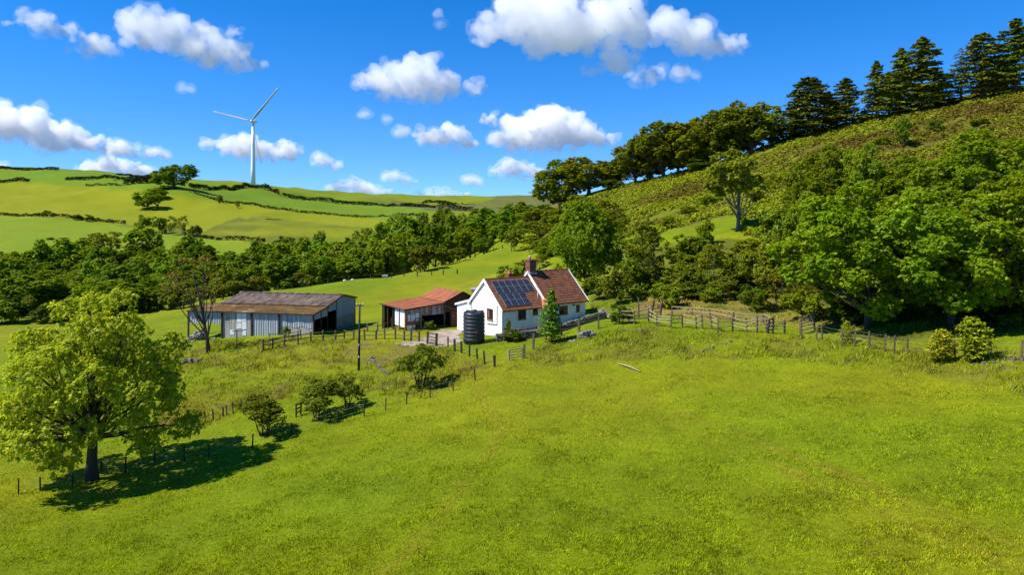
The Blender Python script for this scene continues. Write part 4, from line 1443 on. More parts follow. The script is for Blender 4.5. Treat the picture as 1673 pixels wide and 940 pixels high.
def build_fences():
    FW = pix_line([(30, 808), (66, 803), (118, 797), (166, 775), (205, 773), (252, 758), (301, 755), (341, 749), (412, 733), (478, 712), (551, 692), (595, 681), (630, 671), (664, 661), (703, 650), (741, 639), (777, 622), (808, 600)])
    fence('wire_fence', 'thin stake wire fence running past the big tree and bushes', FW, 0.95, 0.075, wires=(0.45, 0.9), post_mat=M_DARKWOOD, seed=3, lean=0.05)
    fence('wire_fence', 'short row of dark stakes in the rough pasture left of the bushes', pix_line([(318, 697), (336, 690), (349, 687), (364, 682), (371, 680), (381, 676), (393, 670), (415, 660)]), 0.85, 0.075, wires=(0.5,), post_mat=M_DARKWOOD, seed=4, lean=0.06)
    A = pix_line([(430, 573), (445, 570), (464, 566), (487, 563), (508, 559), (528, 558), (548, 556), (563, 556), (578, 556), (596, 556), (614, 555), (629, 555), (646, 555), (660, 557), (671, 558), (684, 559)], ymin=60)
    fence('rail_fence', 'weathered post and rail fence running along the barn front', A, 1.25, 0.17, rails=(0.45, 0.85), post_mat=M_WOOD, seed=5)
    B = pix_line([(684, 560), (698, 562)], ymin=60)
    fence('farm_gate', 'small dark wooden yard gate between rail fence and drive', pix_line([(698, 563), (712.5, 566)], ymin=60), 1.35, 0.17, rails=(0.2, 0.42, 0.65, 0.93), post_mat=M_DARKWOOD, seed=6, cat='gate', jitter=0.0)
    C = pix_line([(732, 569), (743, 574), (754, 578), (767, 583), (780, 588), (792, 594), (808, 600)], ymin=50)
    fence('post_fence', 'dark stake fence sloping from the drive to the corner post', C, 1.2, 0.15, wires=(0.35, 0.62, 0.9), post_mat=M_DARKWOOD, seed=7)
    fence('field_gate', 'pale low field gate between corner post and garden fence', pix_line([(832, 589), (856, 586)], ymin=50), 1.0, 0.14, rails=(0.2, 0.45, 0.7, 0.95), post_mat=M_PALEWOOD, seed=8, cat='gate', jitter=0.02)
    fence('post_fence', 'stout posts climbing from the field gate past the small spruce', pix_line([(857, 586), (871, 571), (892, 556), (906, 552), (917, 548), (946, 542), (978, 538)], ymin=50), 1.45, 0.17, wires=(0.4, 0.7, 0.95), rails=(), post_mat=M_WOOD, seed=9)
    fence('garden_fence', 'low red brown fence in front of the cottage windows', depth_line([(824, 74.5), (836, 75.0), (848, 75.6), (862, 76.2), (876, 76.8), (886, 77.2)]), 1.0, 0.16, rails=(0.35, 0.8), post_mat=M_REDWOOD, seed=10)
    E = pix_line([(1012, 530), (1036, 530), (1059, 528), (1073, 533), (1096, 536), (1115, 535), (1138, 538), (1148, 537), (1163, 538), (1173, 542), (1197, 542), (1220, 543), (1236, 544), (1252, 544), (1262, 545), (1282, 546)], ymin=50)
    fence('paddock_fence', 'long pale post and rail fence along the bank right of the cottage', E, 1.35, 0.14, rails=(0.35, 0.62, 0.9), wires=(), post_mat=M_WOOD, rail_mat=M_PALEWOOD, seed=11, jitter=0.09)
    E2 = pix_line([(1098, 517), (1130, 517), (1160, 520), (1200, 526), (1247, 530), (1261, 535)], ymin=55)
    fence('paddock_fence', 'rear pale rail fence of the pen under the scrub', E2, 1.1, 0.12, rails=(0.55, 0.9), post_mat=M_WOOD, rail_mat=M_PALEWOOD, seed=12, jitter=0.09)
    fence('pen_gate', 'small dark wooden gate at the end of the pale paddock fence', pix_line([(1254, 545), (1262, 545)], ymin=50), 1.25, 0.14, rails=(0.25, 0.5, 0.75, 0.95), post_mat=M_DARKWOOD, seed=13, cat='gate')
    fence('hurdle_gate', 'brown slatted gate leaning open below the big right trees', depth_line([(1307, 64.5), (1330, 66.5)]), 1.6, 0.18, rails=(0.2, 0.4, 0.6, 0.8, 0.97), post_mat=M_WOOD, rail_mat=M_PALEWOOD, seed=14, cat='gate')
    G = pix_line([(1310, 553), (1334, 558), (1344, 558), (1376, 566), (1397, 567), (1421, 570), (1445, 574), (1461, 578), (1483, 580), (1520, 582), (1560, 585), (1620, 588), (1668, 590), (1720, 592)], ymin=40)
    fence('wire_fence', 'wire fence of grey stakes along the foot of the right woods', G, 1.35, 0.11, wires=(0.3, 0.5, 0.7, 0.9), post_mat=M_WOOD, seed=15)
    H = depth_line([(300, 122), (345, 134), (430, 158), (500, 168), (570, 174), (640, 180), (700, 190), (760, 202), (835, 220)], 4.6)
    fence('field_fence', 'distant stake fence along the top edge of the sloping field', H, 1.35, 0.21, wires=(0.85,), post_mat=M_DARKWOOD, seed=16)
    fence('field_fence', 'broken second row of stakes crossing the sloping field', depth_line([(610, 166), (640, 165), (660, 164), (682, 163), (705, 163), (724, 163), (747, 164)]), 1.2, 0.19, post_mat=M_DARKWOOD, wires=(0.8,), seed=17)
    fence('log_rails', 'jumble of weathered rails beside the dark bush', depth_line([(1044, 77), (1062, 76.5), (1078, 77)]), 2.0, 0.18, rails=(0.25, 0.5, 0.75), post_mat=M_WOOD, rail_mat=M_PALEWOOD, seed=18, cat='fence', jitter=0.15, lean=0.12)
    fence('broken_hurdle', 'broken brown hurdle standing alone on the rough slope', depth_line([(484, 53.5), (491, 54.2)]), 1.0, 0.12, rails=(0.3, 0.6, 0.9), post_mat=M_DARKWOOD, seed=19, lean=0.2)
    fence('yard_rail', 'leaning pale rails heaped beside the barn corner fence', depth_line([(440, 79.5), (470, 82), (492, 82.5)]), 1.1, 0.12, rails=(0.5, 0.85), post_mat=M_PALEWOOD, seed=20, lean=0.15, jitter=0.2)
    fence('pasture_fence', 'row of posts on the grass left of the red roofed shed', depth_line([(600, 88), (617, 87), (640, 88.5), (650, 89.5)]), 1.2, 0.14, rails=(0.6,), post_mat=M_WOOD, seed=21)
    del B


build_fences()


def build_small():
    # utility pole
    h = hit(586, 606, 50)
    t = thing('utility_pole', 'thin dark wooden utility pole standing before the barn', 'pole', h)
    zt = CZ - (497 - HY) / F * h[1] - h[2]
    m = MB()
    m.tube([(0, 0, -0.5), (0.05, 0, zt * 0.5), (0.1, 0, zt)], [0.13, 0.11, 0.09], 8)
    m.build('post', M_DARKWOOD, t)
    m = MB()
    m.beam((-0.25, 0, zt - 0.15), (0.45, 0, zt - 0.15), 0.09)
    m.build('crossarm', M_DARKWOOD, t)
    for x in (-0.2, 0.1, 0.4):
        m = MB()
        m.lathe([(0.03, 0), (0.05, 0.05), (0.05, 0.12), (0.02, 0.16)], 8, (x, 0, zt - 0.1))
        m.build('insulator', M_PALEBOARD, t)
    for z in (zt * 0.20, zt * 0.38):
        m = MB()
        m.box(-0.03, 0.07, -0.15, -0.11, z, z + 0.14)
        m.build('marker_plate', M_PALEBOARD, t)
    # lone stake with a crossbar before the barn
    h = hit(387, 571, 60)
    t = thing('signpost', 'lone thin stake with crossbar standing before the bleached barn boards', 'post', h)
    m = MB()
    m.beam((0, 0, -0.3), (0, 0, 2.2), 0.09)
    m.build('post', M_DARKWOOD, t)
    m = MB()
    m.beam((-0.6, 0, 2.05), (0.7, 0, 2.1), 0.06)
    m.build('crossbar', M_DARKWOOD, t)
    # pale stick in the field
    a, b = hit(1010, 596, 40), hit(1046, 609, 40)
    m = MB()
    a2, b2 = a - a, b - a
    m.tube([a2 + [0, 0, 0.08], (a2 + b2) / 2 + [0, 0, 0.16], b2 + [0, 0, 0.08]], [0.06, 0.07, 0.05], 6)
    o = m.build('fallen_branch', M_PALEWOOD)
    o.location = a
    tag(o, 'long bleached fallen branch lying in the open pasture', 'branch')
    # stones
    rocks('stone_heap', 'grey stone heap under the open end of the barn', 324, 88.5, 34, 1.3, 90, 0.36, M_STONE, 'stones', 1)
    rocks('stone_heap', 'pale stone pile on the bank by the small spruce', 957, 69.5, 38, 0.75, 80, 0.30, M_STONE, 'stones', 2)
    rocks('stone_heap', 'tumbled stones in the grass left of the barn', 313, 76.5, 30, 0.5, 45, 0.34, M_DARKSTONE, 'stones', 3)
    rocks('stone_heap', 'broken grey stones beside the cottage garden end', 985, 79, 26, 1.0, 45, 0.36, M_STONE, 'stones', 4)
    rocks('loose_rocks', 'small rocks showing on the bare bank near the right bush', 1640, 48.5, 70, 0.1, 22, 0.24, M_DARKSTONE, 'rocks', 5, dy=2)
    rocks('loose_rocks', 'scattered stones half buried in the bank above the pasture', 1180, 60.5, 190, 0.08, 22, 0.20, M_DARKSTONE, 'rocks', 6, dy=3)
    dry_wall('stone_wall', 'dry stone wall holding up the cottage front garden', depth_line([(812, 74.0), (845, 74.3), (890, 75.0), (935, 76.6), (985, 78.0)], 2.0), 0.85, 0.5, M_DARKSTONE, 8)
    dry_wall('field_wall', 'short grey field wall at the wood edge behind the barn', depth_line([(280, 128), (302, 133), (318, 138)], 2.0), 0.9, 0.5, M_DARKSTONE, 9)
    # kerb stones along the path below the yard
    a, b = hit(604, 584, 50), hit(634, 612, 50)
    dry_wall('stone_kerb', 'line of pale kerb stones running down the rough slope', [(a[0], a[1]), ((a[0] + b[0]) / 2, (a[1] + b[1]) / 2), (b[0], b[1])], 0.14, 0.22, M_DARKSTONE, 10, 'kerb')
    # drive: a sheet draped over the yard
    poly = [(640, 562), (690, 553), (700, 545), (722, 538), (760, 538), (752, 552), (757, 558), (735, 566), (716, 570), (690, 565), (660, 568)]
    V, Q, idx = [], [], {}
    ys = np.linspace(70, 90, 90)
    us = np.linspace(630, 765, 110)
    G = np.array([[(u - CX) / F * y, y] for y in ys for u in us])
    Z = ground(G[:, 0], G[:, 1])
    pp = np.stack([CX + F * G[:, 0] / G[:, 1], HY + F * (CZ - Z) / G[:, 1]], 1)
    pp = pp + np.stack([fbm(G[:, 0] * 0.9, G[:, 1] * 0.9, 91, 3) * 9, fbm(G[:, 0] * 0.9, G[:, 1] * 0.9, 92, 3) * 4], 1)
    ins = in_poly(pp[:, 0], pp[:, 1], poly)
    for i in range(len(ys) - 1):
        for j in range(len(us) - 1):
            q = (i * len(us) + j, i * len(us) + j + 1, (i + 1) * len(us) + j + 1, (i + 1) * len(us) + j)
            if all(ins[k] for k in q):
                Q.append(q)
    o = link(bpy.data.objects.new('dirt_path', quads_mesh('dirt_path', np.concatenate([G, (Z + 0.035)[:, None]], 1), Q, M_EARTH, None, True)))
    tag(o, 'bare earth drive leading to the cottage and shed', 'path', kind='structure')
    # cart wheel and boards leaning on the shed, water trough
    h = hit(684, 541, 70)
    t = thing('cart_wheel', 'dark spoked cart wheel propped against the shed front', 'wheel', h, rad(20))
    m = MB()
    R_ = 0.75
    m.tube([(R_ * math.cos(a), 0.05 * math.sin(a), 0.78 + R_ * math.sin(a)) for a in np.linspace(0, 2 * math.pi, 25)], [0.06] * 25, 6)
    m.build('rim', M_DARKWOOD, t)
    for k in range(8):
        a = k * math.pi / 4
        m = MB()
        m.beam((0, 0, 0.78), (R_ * math.cos(a), 0, 0.78 + R_ * math.sin(a)), 0.06)
        m.build('spoke', M_DARKWOOD, t)
    m = MB()
    m.tube([(0, -0.12, 0.78), (0, 0.12, 0.78)], [0.12, 0.12], 10)
    m.build('hub', M_DARKWOOD, t)
    h = hit(645, 529, 70)
    m = MB()
    r = np.random.default_rng(3)
    for k in range(14):
        a = r.uniform(-1.3, 1.3, 2)
        m.beam((a[0] - 0.8, r.uniform(-.6, .6), r.uniform(0, .25)), (a[0] + r.uniform(-.2, 1.2), a[1] * 0.6, r.uniform(0.2, 1.1)), 0.08)
    o = m.build('scrap_timber', M_WOOD)
    o.location = h
    tag(o, 'untidy heap of scrap timber beside the shed lean-to', 'timber')
    h = hit(629, 455, 150)
    t = thing('water_trough', 'small pale trough on legs in the sloping field fence', 'trough', h)
    m = MB()
    m.prism([(-0.25, 0.35), (0.25, 0.35), (0.35, 0.72), (-0.35, 0.72)], 0, -0.65, 0.65)
    m.build('basin', M_PALEBOARD, t)
    for x in (-0.5, 0.5):
        m = MB()
        m.box(x - 0.05, x + 0.05, -0.2, 0.2, -0.2, 0.35)
        m.build('leg', M_DARKWOOD, t)
    # grazing sheep far off: little white animals by the crest
    for px, Y, lb in ((563, 176, 'white sheep grazing nearest the round field tree'), (576, 178, 'white sheep with head down at the field fence')):
        x = (px - CX) / F * Y
        t = thing('sheep', lb, 'sheep', (x, Y, gz(x, Y)), rad(20 if px < 565 else 200))
        t.scale = (0.72,) * 3
        m = MB()
        m.tube([(-0.55, 0, 0.62), (-0.45, 0, 0.66), (0, 0, 0.68), (0.4, 0, 0.66), (0.52, 0, 0.62), (0.66, 0, 0.5), (0.86, 0, 0.30), (0.95, 0, 0.22)], [0.10, 0.27, 0.32, 0.29, 0.2, 0.12, 0.11, 0.05], 10)
        for lx in (-0.36, 0.33):
            for ly in (-0.14, 0.14):
                m.tube([(lx, ly, 0.5), (lx, ly, 0.25), (lx + 0.03, ly, -0.03)], [0.09, 0.05, 0.045], 6)
        m.build('body', M_PALEBOARD, t)


build_small()
# ------------------------------------------------------------------ kinds of plants
kind('ash', broadleaf, 1, H=12.5, W=15.0, zb=-0.3, nlobe=54, nclump=100, nleaf=15, lsize=0.22, color=(0.37, 0.42, 0.016), trunk_r=0.42, lobe_r=0.195, clump_r=0.033,
     flat=0.75, lean=(0.3, 0), topbias=0.25, open_=0.06, updir=0.55, wmin=0.34, core=0.5, dome=0.36)
kind('sycamore', broadleaf, 4, H=15.0, W=15.0, zb=0.1, nlobe=40, nclump=90, nleaf=19, lsize=0.31, color=(0.155, 0.255, 0.004), trunk_r=0.34, lobe_r=0.23, clump_r=0.043,
     flat=0.8, lean=(-1.0, 0.3), topbias=0.2, tint2=(0.24, 0.31, 0.006), open_=0.03, updir=0.4)
kind('valley_tree', broadleaf, 5, H=14.0, W=13.0, zb=0.4, nlobe=22, nclump=34, nleaf=12, lsize=0.72, color=(0.155, 0.255, 0.007), trunk_r=0.35, lobe_r=0.29, clump_r=0.085,
     flat=1.05, topbias=0.3, tint2=(0.22, 0.27, 0.008), twigs=False, updir=0.45)
kind('beech', broadleaf, 4, H=15.0, W=15.0, zb=0.9, nlobe=38, nclump=40, nleaf=13, lsize=0.62, color=(0.165, 0.215, 0.007), trunk_r=0.40, lobe_r=0.25, clump_r=0.075,
     flat=0.95, topbias=0.3, tint2=(0.22, 0.20, 0.010), open_=0.05, updir=0.55)
kind('thorn_tree', broadleaf, 3, H=9.0, W=9.0, zb=2.6, nlobe=20, nclump=36, nleaf=13, lsize=0.36, color=(0.194, 0.215, 0.009), trunk_r=0.22, lobe_r=0.27, clump_r=0.07,
     flat=0.7, topbias=0.3, open_=0.1, bark=M_PALEBARK, updir=0.45)
kind('hawthorn', broadleaf, 3, H=4.5, W=4.8, zb=0.7, nlobe=20, nclump=34, nleaf=11, lsize=0.19, color=(0.145, 0.205, 0.008), trunk_r=0.13, lobe_r=0.25, clump_r=0.075,
     flat=0.85, stems=4, topbias=0.25, open_=0.12, tint2=(0.19, 0.215, 0.010), updir=0.35)
kind('field_tree', broadleaf, 2, H=8.0, W=8.5, zb=1.3, nlobe=18, nclump=30, nleaf=11, lsize=0.50, color=(0.176, 0.193, 0.009), trunk_r=0.20, lobe_r=0.29, clump_r=0.085,
     flat=0.8, stems=2, topbias=0.3, twigs=False)
kind('shrub', broadleaf, 5, H=5.0, W=5.5, zb=0.05, nlobe=15, nclump=34, nleaf=12, lsize=0.32, color=(0.172, 0.247, 0.007), trunk_r=0.08, lobe_r=0.32, clump_r=0.09,
     flat=0.9, stems=4, topbias=0.3, tint2=(0.239, 0.261, 0.010), twigs=False)
kind('scrub_birch', broadleaf, 3, H=7.0, W=5.0, zb=0.8, nlobe=17, nclump=26, nleaf=10, lsize=0.27, color=(0.200, 0.229, 0.009), trunk_r=0.09, lobe_r=0.27, clump_r=0.09,
     flat=0.9, stems=2, open_=0.15, topbias=0.2, bark=M_PALEBARK)
kind('bare_tree', broadleaf, 1, H=10.0, W=8.0, zb=3.4, nlobe=17, nclump=16, nleaf=6, lsize=0.24, color=(0.180, 0.156, 0.016), trunk_r=0.24, lobe_r=0.24, clump_r=0.10,
     flat=0.9, lean=(-1.8, 0), open_=0.25)
kind('ridge_conifer', conifer, 5, H=18.0, W=14.0, zb=0.9, nbranch=96, ncard=100, lsize=0.72, color=(0.112, 0.142, 0.010), trunk_r=0.30, power=0.60, droop=0.06, ragged=0.45, up=0.06, thick=0.07, plate=0.30)
kind('bare_conifer', conifer, 1, H=15.0, W=9.0, zb=1.0, nbranch=60, ncard=26, lsize=0.5, color=(0.140, 0.135, 0.110), trunk_r=0.25, power=0.7, droop=0.1, ragged=0.5)
kind('spruce', conifer, 1, H=5.2, W=4.2, zb=0.35, nbranch=90, ncard=70, lsize=0.24, color=(0.115, 0.189, 0.009), trunk_r=0.10, power=0.85, droop=0.05, ragged=0.22, up=0.20, thick=0.12)
kind('young_spruce', conifer, 2, H=3.4, W=3.4, zb=0.15, nbranch=80, ncard=40, lsize=0.23, color=(0.269, 0.281, 0.010), trunk_r=0.06, power=0.5, droop=-0.25, ragged=0.35, up=0.2, thick=0.16)
kind('dark_bush', broadleaf, 2, H=3.0, W=3.0, zb=0.05, nlobe=13, nclump=30, nleaf=12, lsize=0.20, color=(0.100, 0.155, 0.008), trunk_r=0.06, lobe_r=0.32, clump_r=0.10, flat=0.9, stems=3, twigs=False)


def plants():
    r = np.random.default_rng(21)
    # ---- the big tree and the bushes along the foreground fence
    plant('ash_tree', 'ash', 'large bright yellow green tree with dark trunk at the wire fence', 'tree', 150, 43.4, 457, 325, rz=0.4)
    for px, Y, top, w, lb in ((431, 50.0, 648, 84, 'round dark hawthorn bush closest to the big bright tree'), (520, 53.0, 622, 82, 'hawthorn bush in the middle of the fence line'),
                              (568, 55.2, 613, 54, 'smaller hawthorn bush touching the middle bush'), (686, 58.8, 562, 78, 'tallest hawthorn bush near the corner post')):
        plant('hawthorn', 'hawthorn', lb, 'bush', px, Y, top - 4, w * 1.22, 'hawthorn bushes along the wire fence')
    plant('bare_tree', 'bare_tree', 'half dead leaning tree with thin foliage before the barn', 'tree', 341, 80.5, 402, 110, rz=0.2)
    # ---- garden and yard
    plant('spruce_tree', 'spruce', 'small neat green spruce growing before the cottage', 'tree', 901, 70.5, 471, 62)
    plant('dark_bush', 'dark_bush', 'dark green bush on the bank right of the spruce', 'bush', 1016, 73, 497, 46)
    plant('garden_shrub', 'shrub', 'leafy green shrub in the open shed bay', 'shrub', 703, 84.5, 524, 20)
    plant('garden_shrub', 'shrub', 'thin young shrub at the cottage corner', 'shrub', 831, 74.8, 518, 10)
    plant('garden_shrub', 'dark_bush', 'low dark shrub under the garden wall corner', 'shrub', 838, 73.3, 536, 40)
    plant('garden_shrub', 'shrub', 'pale low bush on the lawn at the cottage end', 'shrub', 964, 80.5, 513, 17)
    plant('garden_shrub', 'shrub', 'green bush at the foot of the barn gable', 'shrub', 467, 85, 534, 18)
    # ---- right bank young conifers and weeds
    plant('young_spruce', 'young_spruce', 'bright yellow green young spruce standing on the right bank', 'tree', 1591, 50.5, 519, 92)
    plant('young_spruce', 'young_spruce', 'low sprawling spruce beside the bright young spruce', 'tree', 1540, 51.5, 539, 70)
    plant('young_spruce', 'young_spruce', 'small yellowish spruce seedling at the wire fence', 'tree', 1383, 57.5, 525, 32)
    # ---- big right-hand wood
    g = 'big leafy trees on the right hillside'
    big = [(1420, 63.5, 300, 280, 'tall leafy tree with leaning trunk at the wood corner'), (1555, 61, 290, 260, 'broad leafy tree directly behind the bright young spruce'),
           (1668, 60, 262, 270, 'leafy tree at the right edge of the wood'), (1490, 72, 325, 190, 'leafy tree squeezed between the two front trees'),
           (1600, 82, 214, 250, 'tallest leafy tree rising highest in the right wood'), (1690, 88, 210, 230, 'leafy tree high at the upper right edge of the wood'),
           (1500, 96, 250, 165, 'leafy tree uphill of the squeezed tree'), (1425, 100, 228, 95, 'narrow leafy tree standing against the bracken'),
           (1345, 104, 236, 135, 'spreading light green tree highest at the left of the wood'), (1355, 84, 300, 130, 'leafy tree in the shade beside the leaning trunk'),
           (1620, 70, 330, 200, 'leafy tree filling the gap behind the young spruce')]
    for i, (px, Y, top, w, lb) in enumerate(big):
        plant('sycamore_tree', 'sycamore', lb, 'tree', px, Y, top, w, g, ver=i % 4)
    plant('thorn_tree', 'thorn_tree', 'lone thorn tree with pale trunk on the grassy slope', 'tree', 1206, 117, 238, 130, rz=1.2)
    plant('sycamore_tree', 'sycamore', 'round leafy tree standing behind the cottage', 'tree', 958, 104, 322, 138, ver=2, rz=2.0)
    plant('thorn_tree', 'shrub', 'dark bush behind the cottage roof ridge', 'bush', 843, 108, 424, 78)
    for px, Y, top, w, k, lb in ((1058, 100, 352, 80, 'scrub_birch', 'feathery birch right of the round cottage tree'), (1035, 92, 420, 70, 'shrub', 'green shrub under the feathery birch'),
                                 (1010, 88, 440, 50, 'shrub', 'shrub at the cottage end wall'), (1130, 104, 380, 60, 'shrub', 'shrub at the top of the scrub below the grass strip'),
                                 (1118, 88, 432, 70, 'shrub', 'shrub above the jumble of rails'), (1090, 82, 462, 60, 'shrub', 'dark low shrub just behind the rails'),
                                 (1165, 92, 395, 62, 'scrub_birch', 'thin birch in the middle of the scrub'), (1215, 90, 400, 70, 'scrub_birch', 'thin birch right of the middle birch'),
                                 (1180, 84, 450, 62, 'shrub', 'low shrub at the foot of the birches'), (1245, 86, 395, 80, 'shrub', 'tall shrub left of the wood corner'),
                                 (1275, 78, 440, 80, 'scrub_birch', 'birch with pale stems near the pen gate'), (1310, 72, 470, 70, 'shrub', 'shrub behind the slatted gate'),
                                 (1235, 78, 470, 54, 'shrub', 'small shrub behind the paddock fence'), (1270, 104, 330, 76, 'shrub', 'bush uphill right of the lone thorn tree'),
                                 (1298, 95, 350, 70, 'shrub', 'bush below the lone thorn tree'), (1150, 112, 355, 34, 'shrub', 'little bush on the grass strip edge'),
                                 (1475, 152, 188, 30, 'shrub', 'round green bush high on the bracken'), (1380, 66.5, 485, 60, 'dark_bush', 'dark undergrowth bush at the leaning trunk'),
                                 (1470, 64, 500, 90, 'dark_bush', 'dark undergrowth bush behind the wire fence'), (1600, 63, 470, 110, 'dark_bush', 'dark undergrowth bush behind the young spruce'),
                                 (1680, 60, 480, 90, 'dark_bush', 'dark undergrowth bush at the right edge'), (975, 94, 445, 46, 'shrub', 'shrub peeping over the cottage roof end')):
        plant('shrub', k, lb, 'shrub', px, Y, top, w, 'scrub on the hillside behind the cottage')
    for i in range(64):
        px, py = r.uniform(1040, 1330), r.uniform(415, 500)
        h = hit(px, py, 66)
        if h[1] < 66 or h[1] > 125:
            continue
        plant('scrub_bush', ('shrub', 'scrub_birch', 'shrub', 'scrub_birch', 'shrub', 'dark_bush')[i % 6], 'small bush in the dense scrub above the paddock fence', 'bush', px, h[1], py - r.uniform(14, 34), r.uniform(26, 54), 'low scrub above the paddock fence')
    for px in np.arange(1335, 1720, 27):
        plant('undergrowth_shrub', ('shrub', 'dark_bush', 'shrub')[int(px) % 3], 'shady undergrowth shrub below the big right trees', 'shrub', px + r.uniform(-8, 8), np.interp(px, [1335, 1700], [67, 58]) + r.uniform(0, 5), np.interp(px, [1335, 1700], [500, 515]) + r.uniform(-22, 14), r.uniform(46, 74), 'undergrowth below the big right trees')
    for px, py in ((1062, 395), (1090, 372), (1120, 352), (1160, 335), (1235, 330), (1265, 300), (1300, 318), (1330, 270), (1380, 262), (1440, 240), (1530, 215), (1600, 205), (1020, 372), (985, 380)):
        h = hit(px, py, 85)
        plant('slope_bush', 'shrub', 'scattered green bush on the bracken slope', 'bush', px, h[1], py - r.uniform(12, 24), r.uniform(24, 44), 'green bushes on the bracken slope')
    for px in np.arange(-40, 300, 21):
        plant('wood_edge_bush', ('shrub', 'dark_bush')[int(px) % 2], 'dark bush along the shaded lower edge of the left wood', 'bush', px + r.uniform(-6, 6), np.interp(px, [-40, 300], [108, 126]) + r.uniform(-4, 8), np.interp(px, [0, 300], [497, 476]) + r.uniform(-14, 10), r.uniform(36, 60), 'bushes along the left wood edge')
    for i in range(26):
        px = r.uniform(868, 1012)
        py = np.interp(px, [868, 1012], [392, 345]) + r.uniform(-6, 62)
        h = hit(px, py, 105)
        plant('notch_bush', ('shrub', 'scrub_birch', 'shrub')[i % 3], 'bushy scrub on the slope between cottage and wooded notch', 'bush', px, h[1], py - r.uniform(18, 40), r.uniform(30, 56), 'scrub between cottage and notch')
    for px, py in ((852, 384), (866, 372), (878, 392), (884, 362), (896, 378), (906, 362), (918, 372), (928, 352), (914, 392), (862, 396), (944, 350), (934, 378)):
        h = hit(px, py, 150)
        plant('notch_bush', ('shrub', 'scrub_birch', 'field_tree')[int(px) % 3], 'bushy scrub on the slope between cottage and wooded notch', 'bush', px, h[1], py - r.uniform(20, 36), r.uniform(30, 46), 'scrub between cottage and notch')
    # ---- ridge trees
    for i, (px, Y, top, w, lb) in enumerate(((915, 246, 262, 76, 'leftmost wide beech on the hill crest'), (962, 238, 256, 88, 'wide beech joined to the leftmost crest beech'),
                                             (1038, 224, 226, 74, 'slim beech with see through crown on the crest'), (1084, 214, 196, 88, 'tall beech left of the central crest clump'),
                                             (1128, 206, 200, 80, 'beech in the middle of the crest clump'), (1172, 201, 176, 84, 'dense beech right of the crest clump'),
                                             (1228, 196, 160, 88, 'tallest beech at the right end of the crest beeches'),
                                             (1062, 226, 214, 70, 'beech filling behind the slim crest beech'), (1108, 216, 206, 70, 'beech filling behind the tall left beech'), (1150, 210, 190, 74, 'beech filling behind the crest clump'), (1202, 205, 178, 74, 'beech filling left of the tallest beech'), (1000, 236, 262, 50, 'low beech in the gap between the crest groups'))):
        plant('beech_tree', 'beech', lb, 'tree', px, Y, top, w * 1.3, 'beech trees on the hill crest', ver=i)
    for i, (px, Y, top, w, lb) in enumerate(((1322, 190, 124, 112, 'wide layered conifer first after the crest beeches'), (1382, 187, 126, 80, 'conifer with thin top beside the wide layered one'),
                                             (1432, 184, 98, 74, 'sparse conifer with bare stem showing'), (1472, 184, 76, 80, 'conifer close left of the tallest crest conifer'),
                                             (1508, 182, 58, 104, 'tallest crest conifer with pointed top'), (1604, 180, 52, 92, 'dense conifer beside the grey dead conifer'),
                                             (1660, 178, 28, 96, 'conifer at the right edge of the crest'), (1354, 200, 148, 70, 'low conifer between the wide layered one and its neighbour'),
                                             (1452, 196, 116, 60, 'low conifer behind the sparse bare stemmed one'), (1536, 194, 116, 56, 'low conifer right of the tallest one'), (1634, 190, 92, 60, 'low conifer filling the gap before the edge conifer'),
                                             (1300, 199, 168, 60, 'small conifer at the left foot of the layered conifer'))):
        plant('conifer_tree', 'ridge_conifer', lb, 'tree', px, Y, top, w * 1.35, 'conifers on the hill crest', ver=i)
    plant('conifer_tree', 'bare_conifer', 'grey dead conifer on the crest', 'tree', 1570, 183, 76, 62)
    for px, Y, top, w, lb in ((1278, 194, 214, 50, 'dark bush between beeches and conifers on the crest'), (1000, 226, 290, 56, 'green bush under the crest beeches'), (1410, 186, 178, 34, 'olive bush under the sparse crest conifer'),
                              (1150, 198, 258, 60, 'dark bush in the crest beech shade'), (1545, 182, 160, 40, 'low bush right of the tallest crest conifer')):
        plant('crest_bush', 'dark_bush', lb, 'bush', px, Y, top, w, 'bushes on the hill crest')
    # ---- valley wood
    def top_at(px):
        return float(np.interp(px, [-120, 0, 60, 120, 200, 300, 360, 420, 480, 560, 620, 680, 740, 800, 860, 930], [428, 420, 408, 402, 405, 410, 412, 402, 394, 385, 372, 352, 345, 345, 340, 336]))
    gw = 'trees of the valley wood'
    lw = 'leafy tree in the dense dark wood filling the valley'
    n = 0
    for row, (dy, Y0, wid) in enumerate(((0, 285, 80), (15, 250, 78), (32, 215, 78))):
        px = -110 + row * 13
        while px < 640:
            Y = Y0 * r.uniform(0.95, 1.05) * (1.0 if px > 320 else (0.98 - 0.12 * row))
            if row == 2 and px > 350:
                Y = np.interp(px, [350, 650], [188, 222]) * r.uniform(0.98, 1.03)
            plant('valley_tree', 'valley_tree', lw, 'tree', px, Y, top_at(px) + dy * (0.75 if px > 320 else 1.0) + r.uniform(-15, 10), wid * r.uniform(0.7, 1.25), gw, ver=n)
            px += r.uniform(32, 54)
            n += 1
    for px in np.arange(-110, 300, 36):
        plant('valley_tree', 'valley_tree', lw, 'tree', px + r.uniform(-8, 8), r.uniform(125, 150), 450 + r.uniform(-12, 14) + max(0, (px - 150)) * 0.12, r.uniform(80, 115), gw, ver=n)
        n += 1
    for px, Y, top, w in ((652, 330, 346, 62), (690, 335, 344, 60), (730, 340, 334, 54), (668, 262, 376, 64), (712, 270, 362, 66), (748, 300, 345, 64), (800, 300, 336, 88), (768, 262, 366, 60), (842, 320, 330, 70), (880, 300, 332, 60),
                          (860, 270, 346, 56), (905, 285, 338, 56), (820, 262, 362, 44), (640, 240, 392, 60), (788, 340, 338, 60)):
        plant('valley_tree', 'valley_tree', 'rounded tree in the wooded notch between the two hills', 'tree', px, Y, top, w, 'trees in the wooded notch', ver=n)
        n += 1
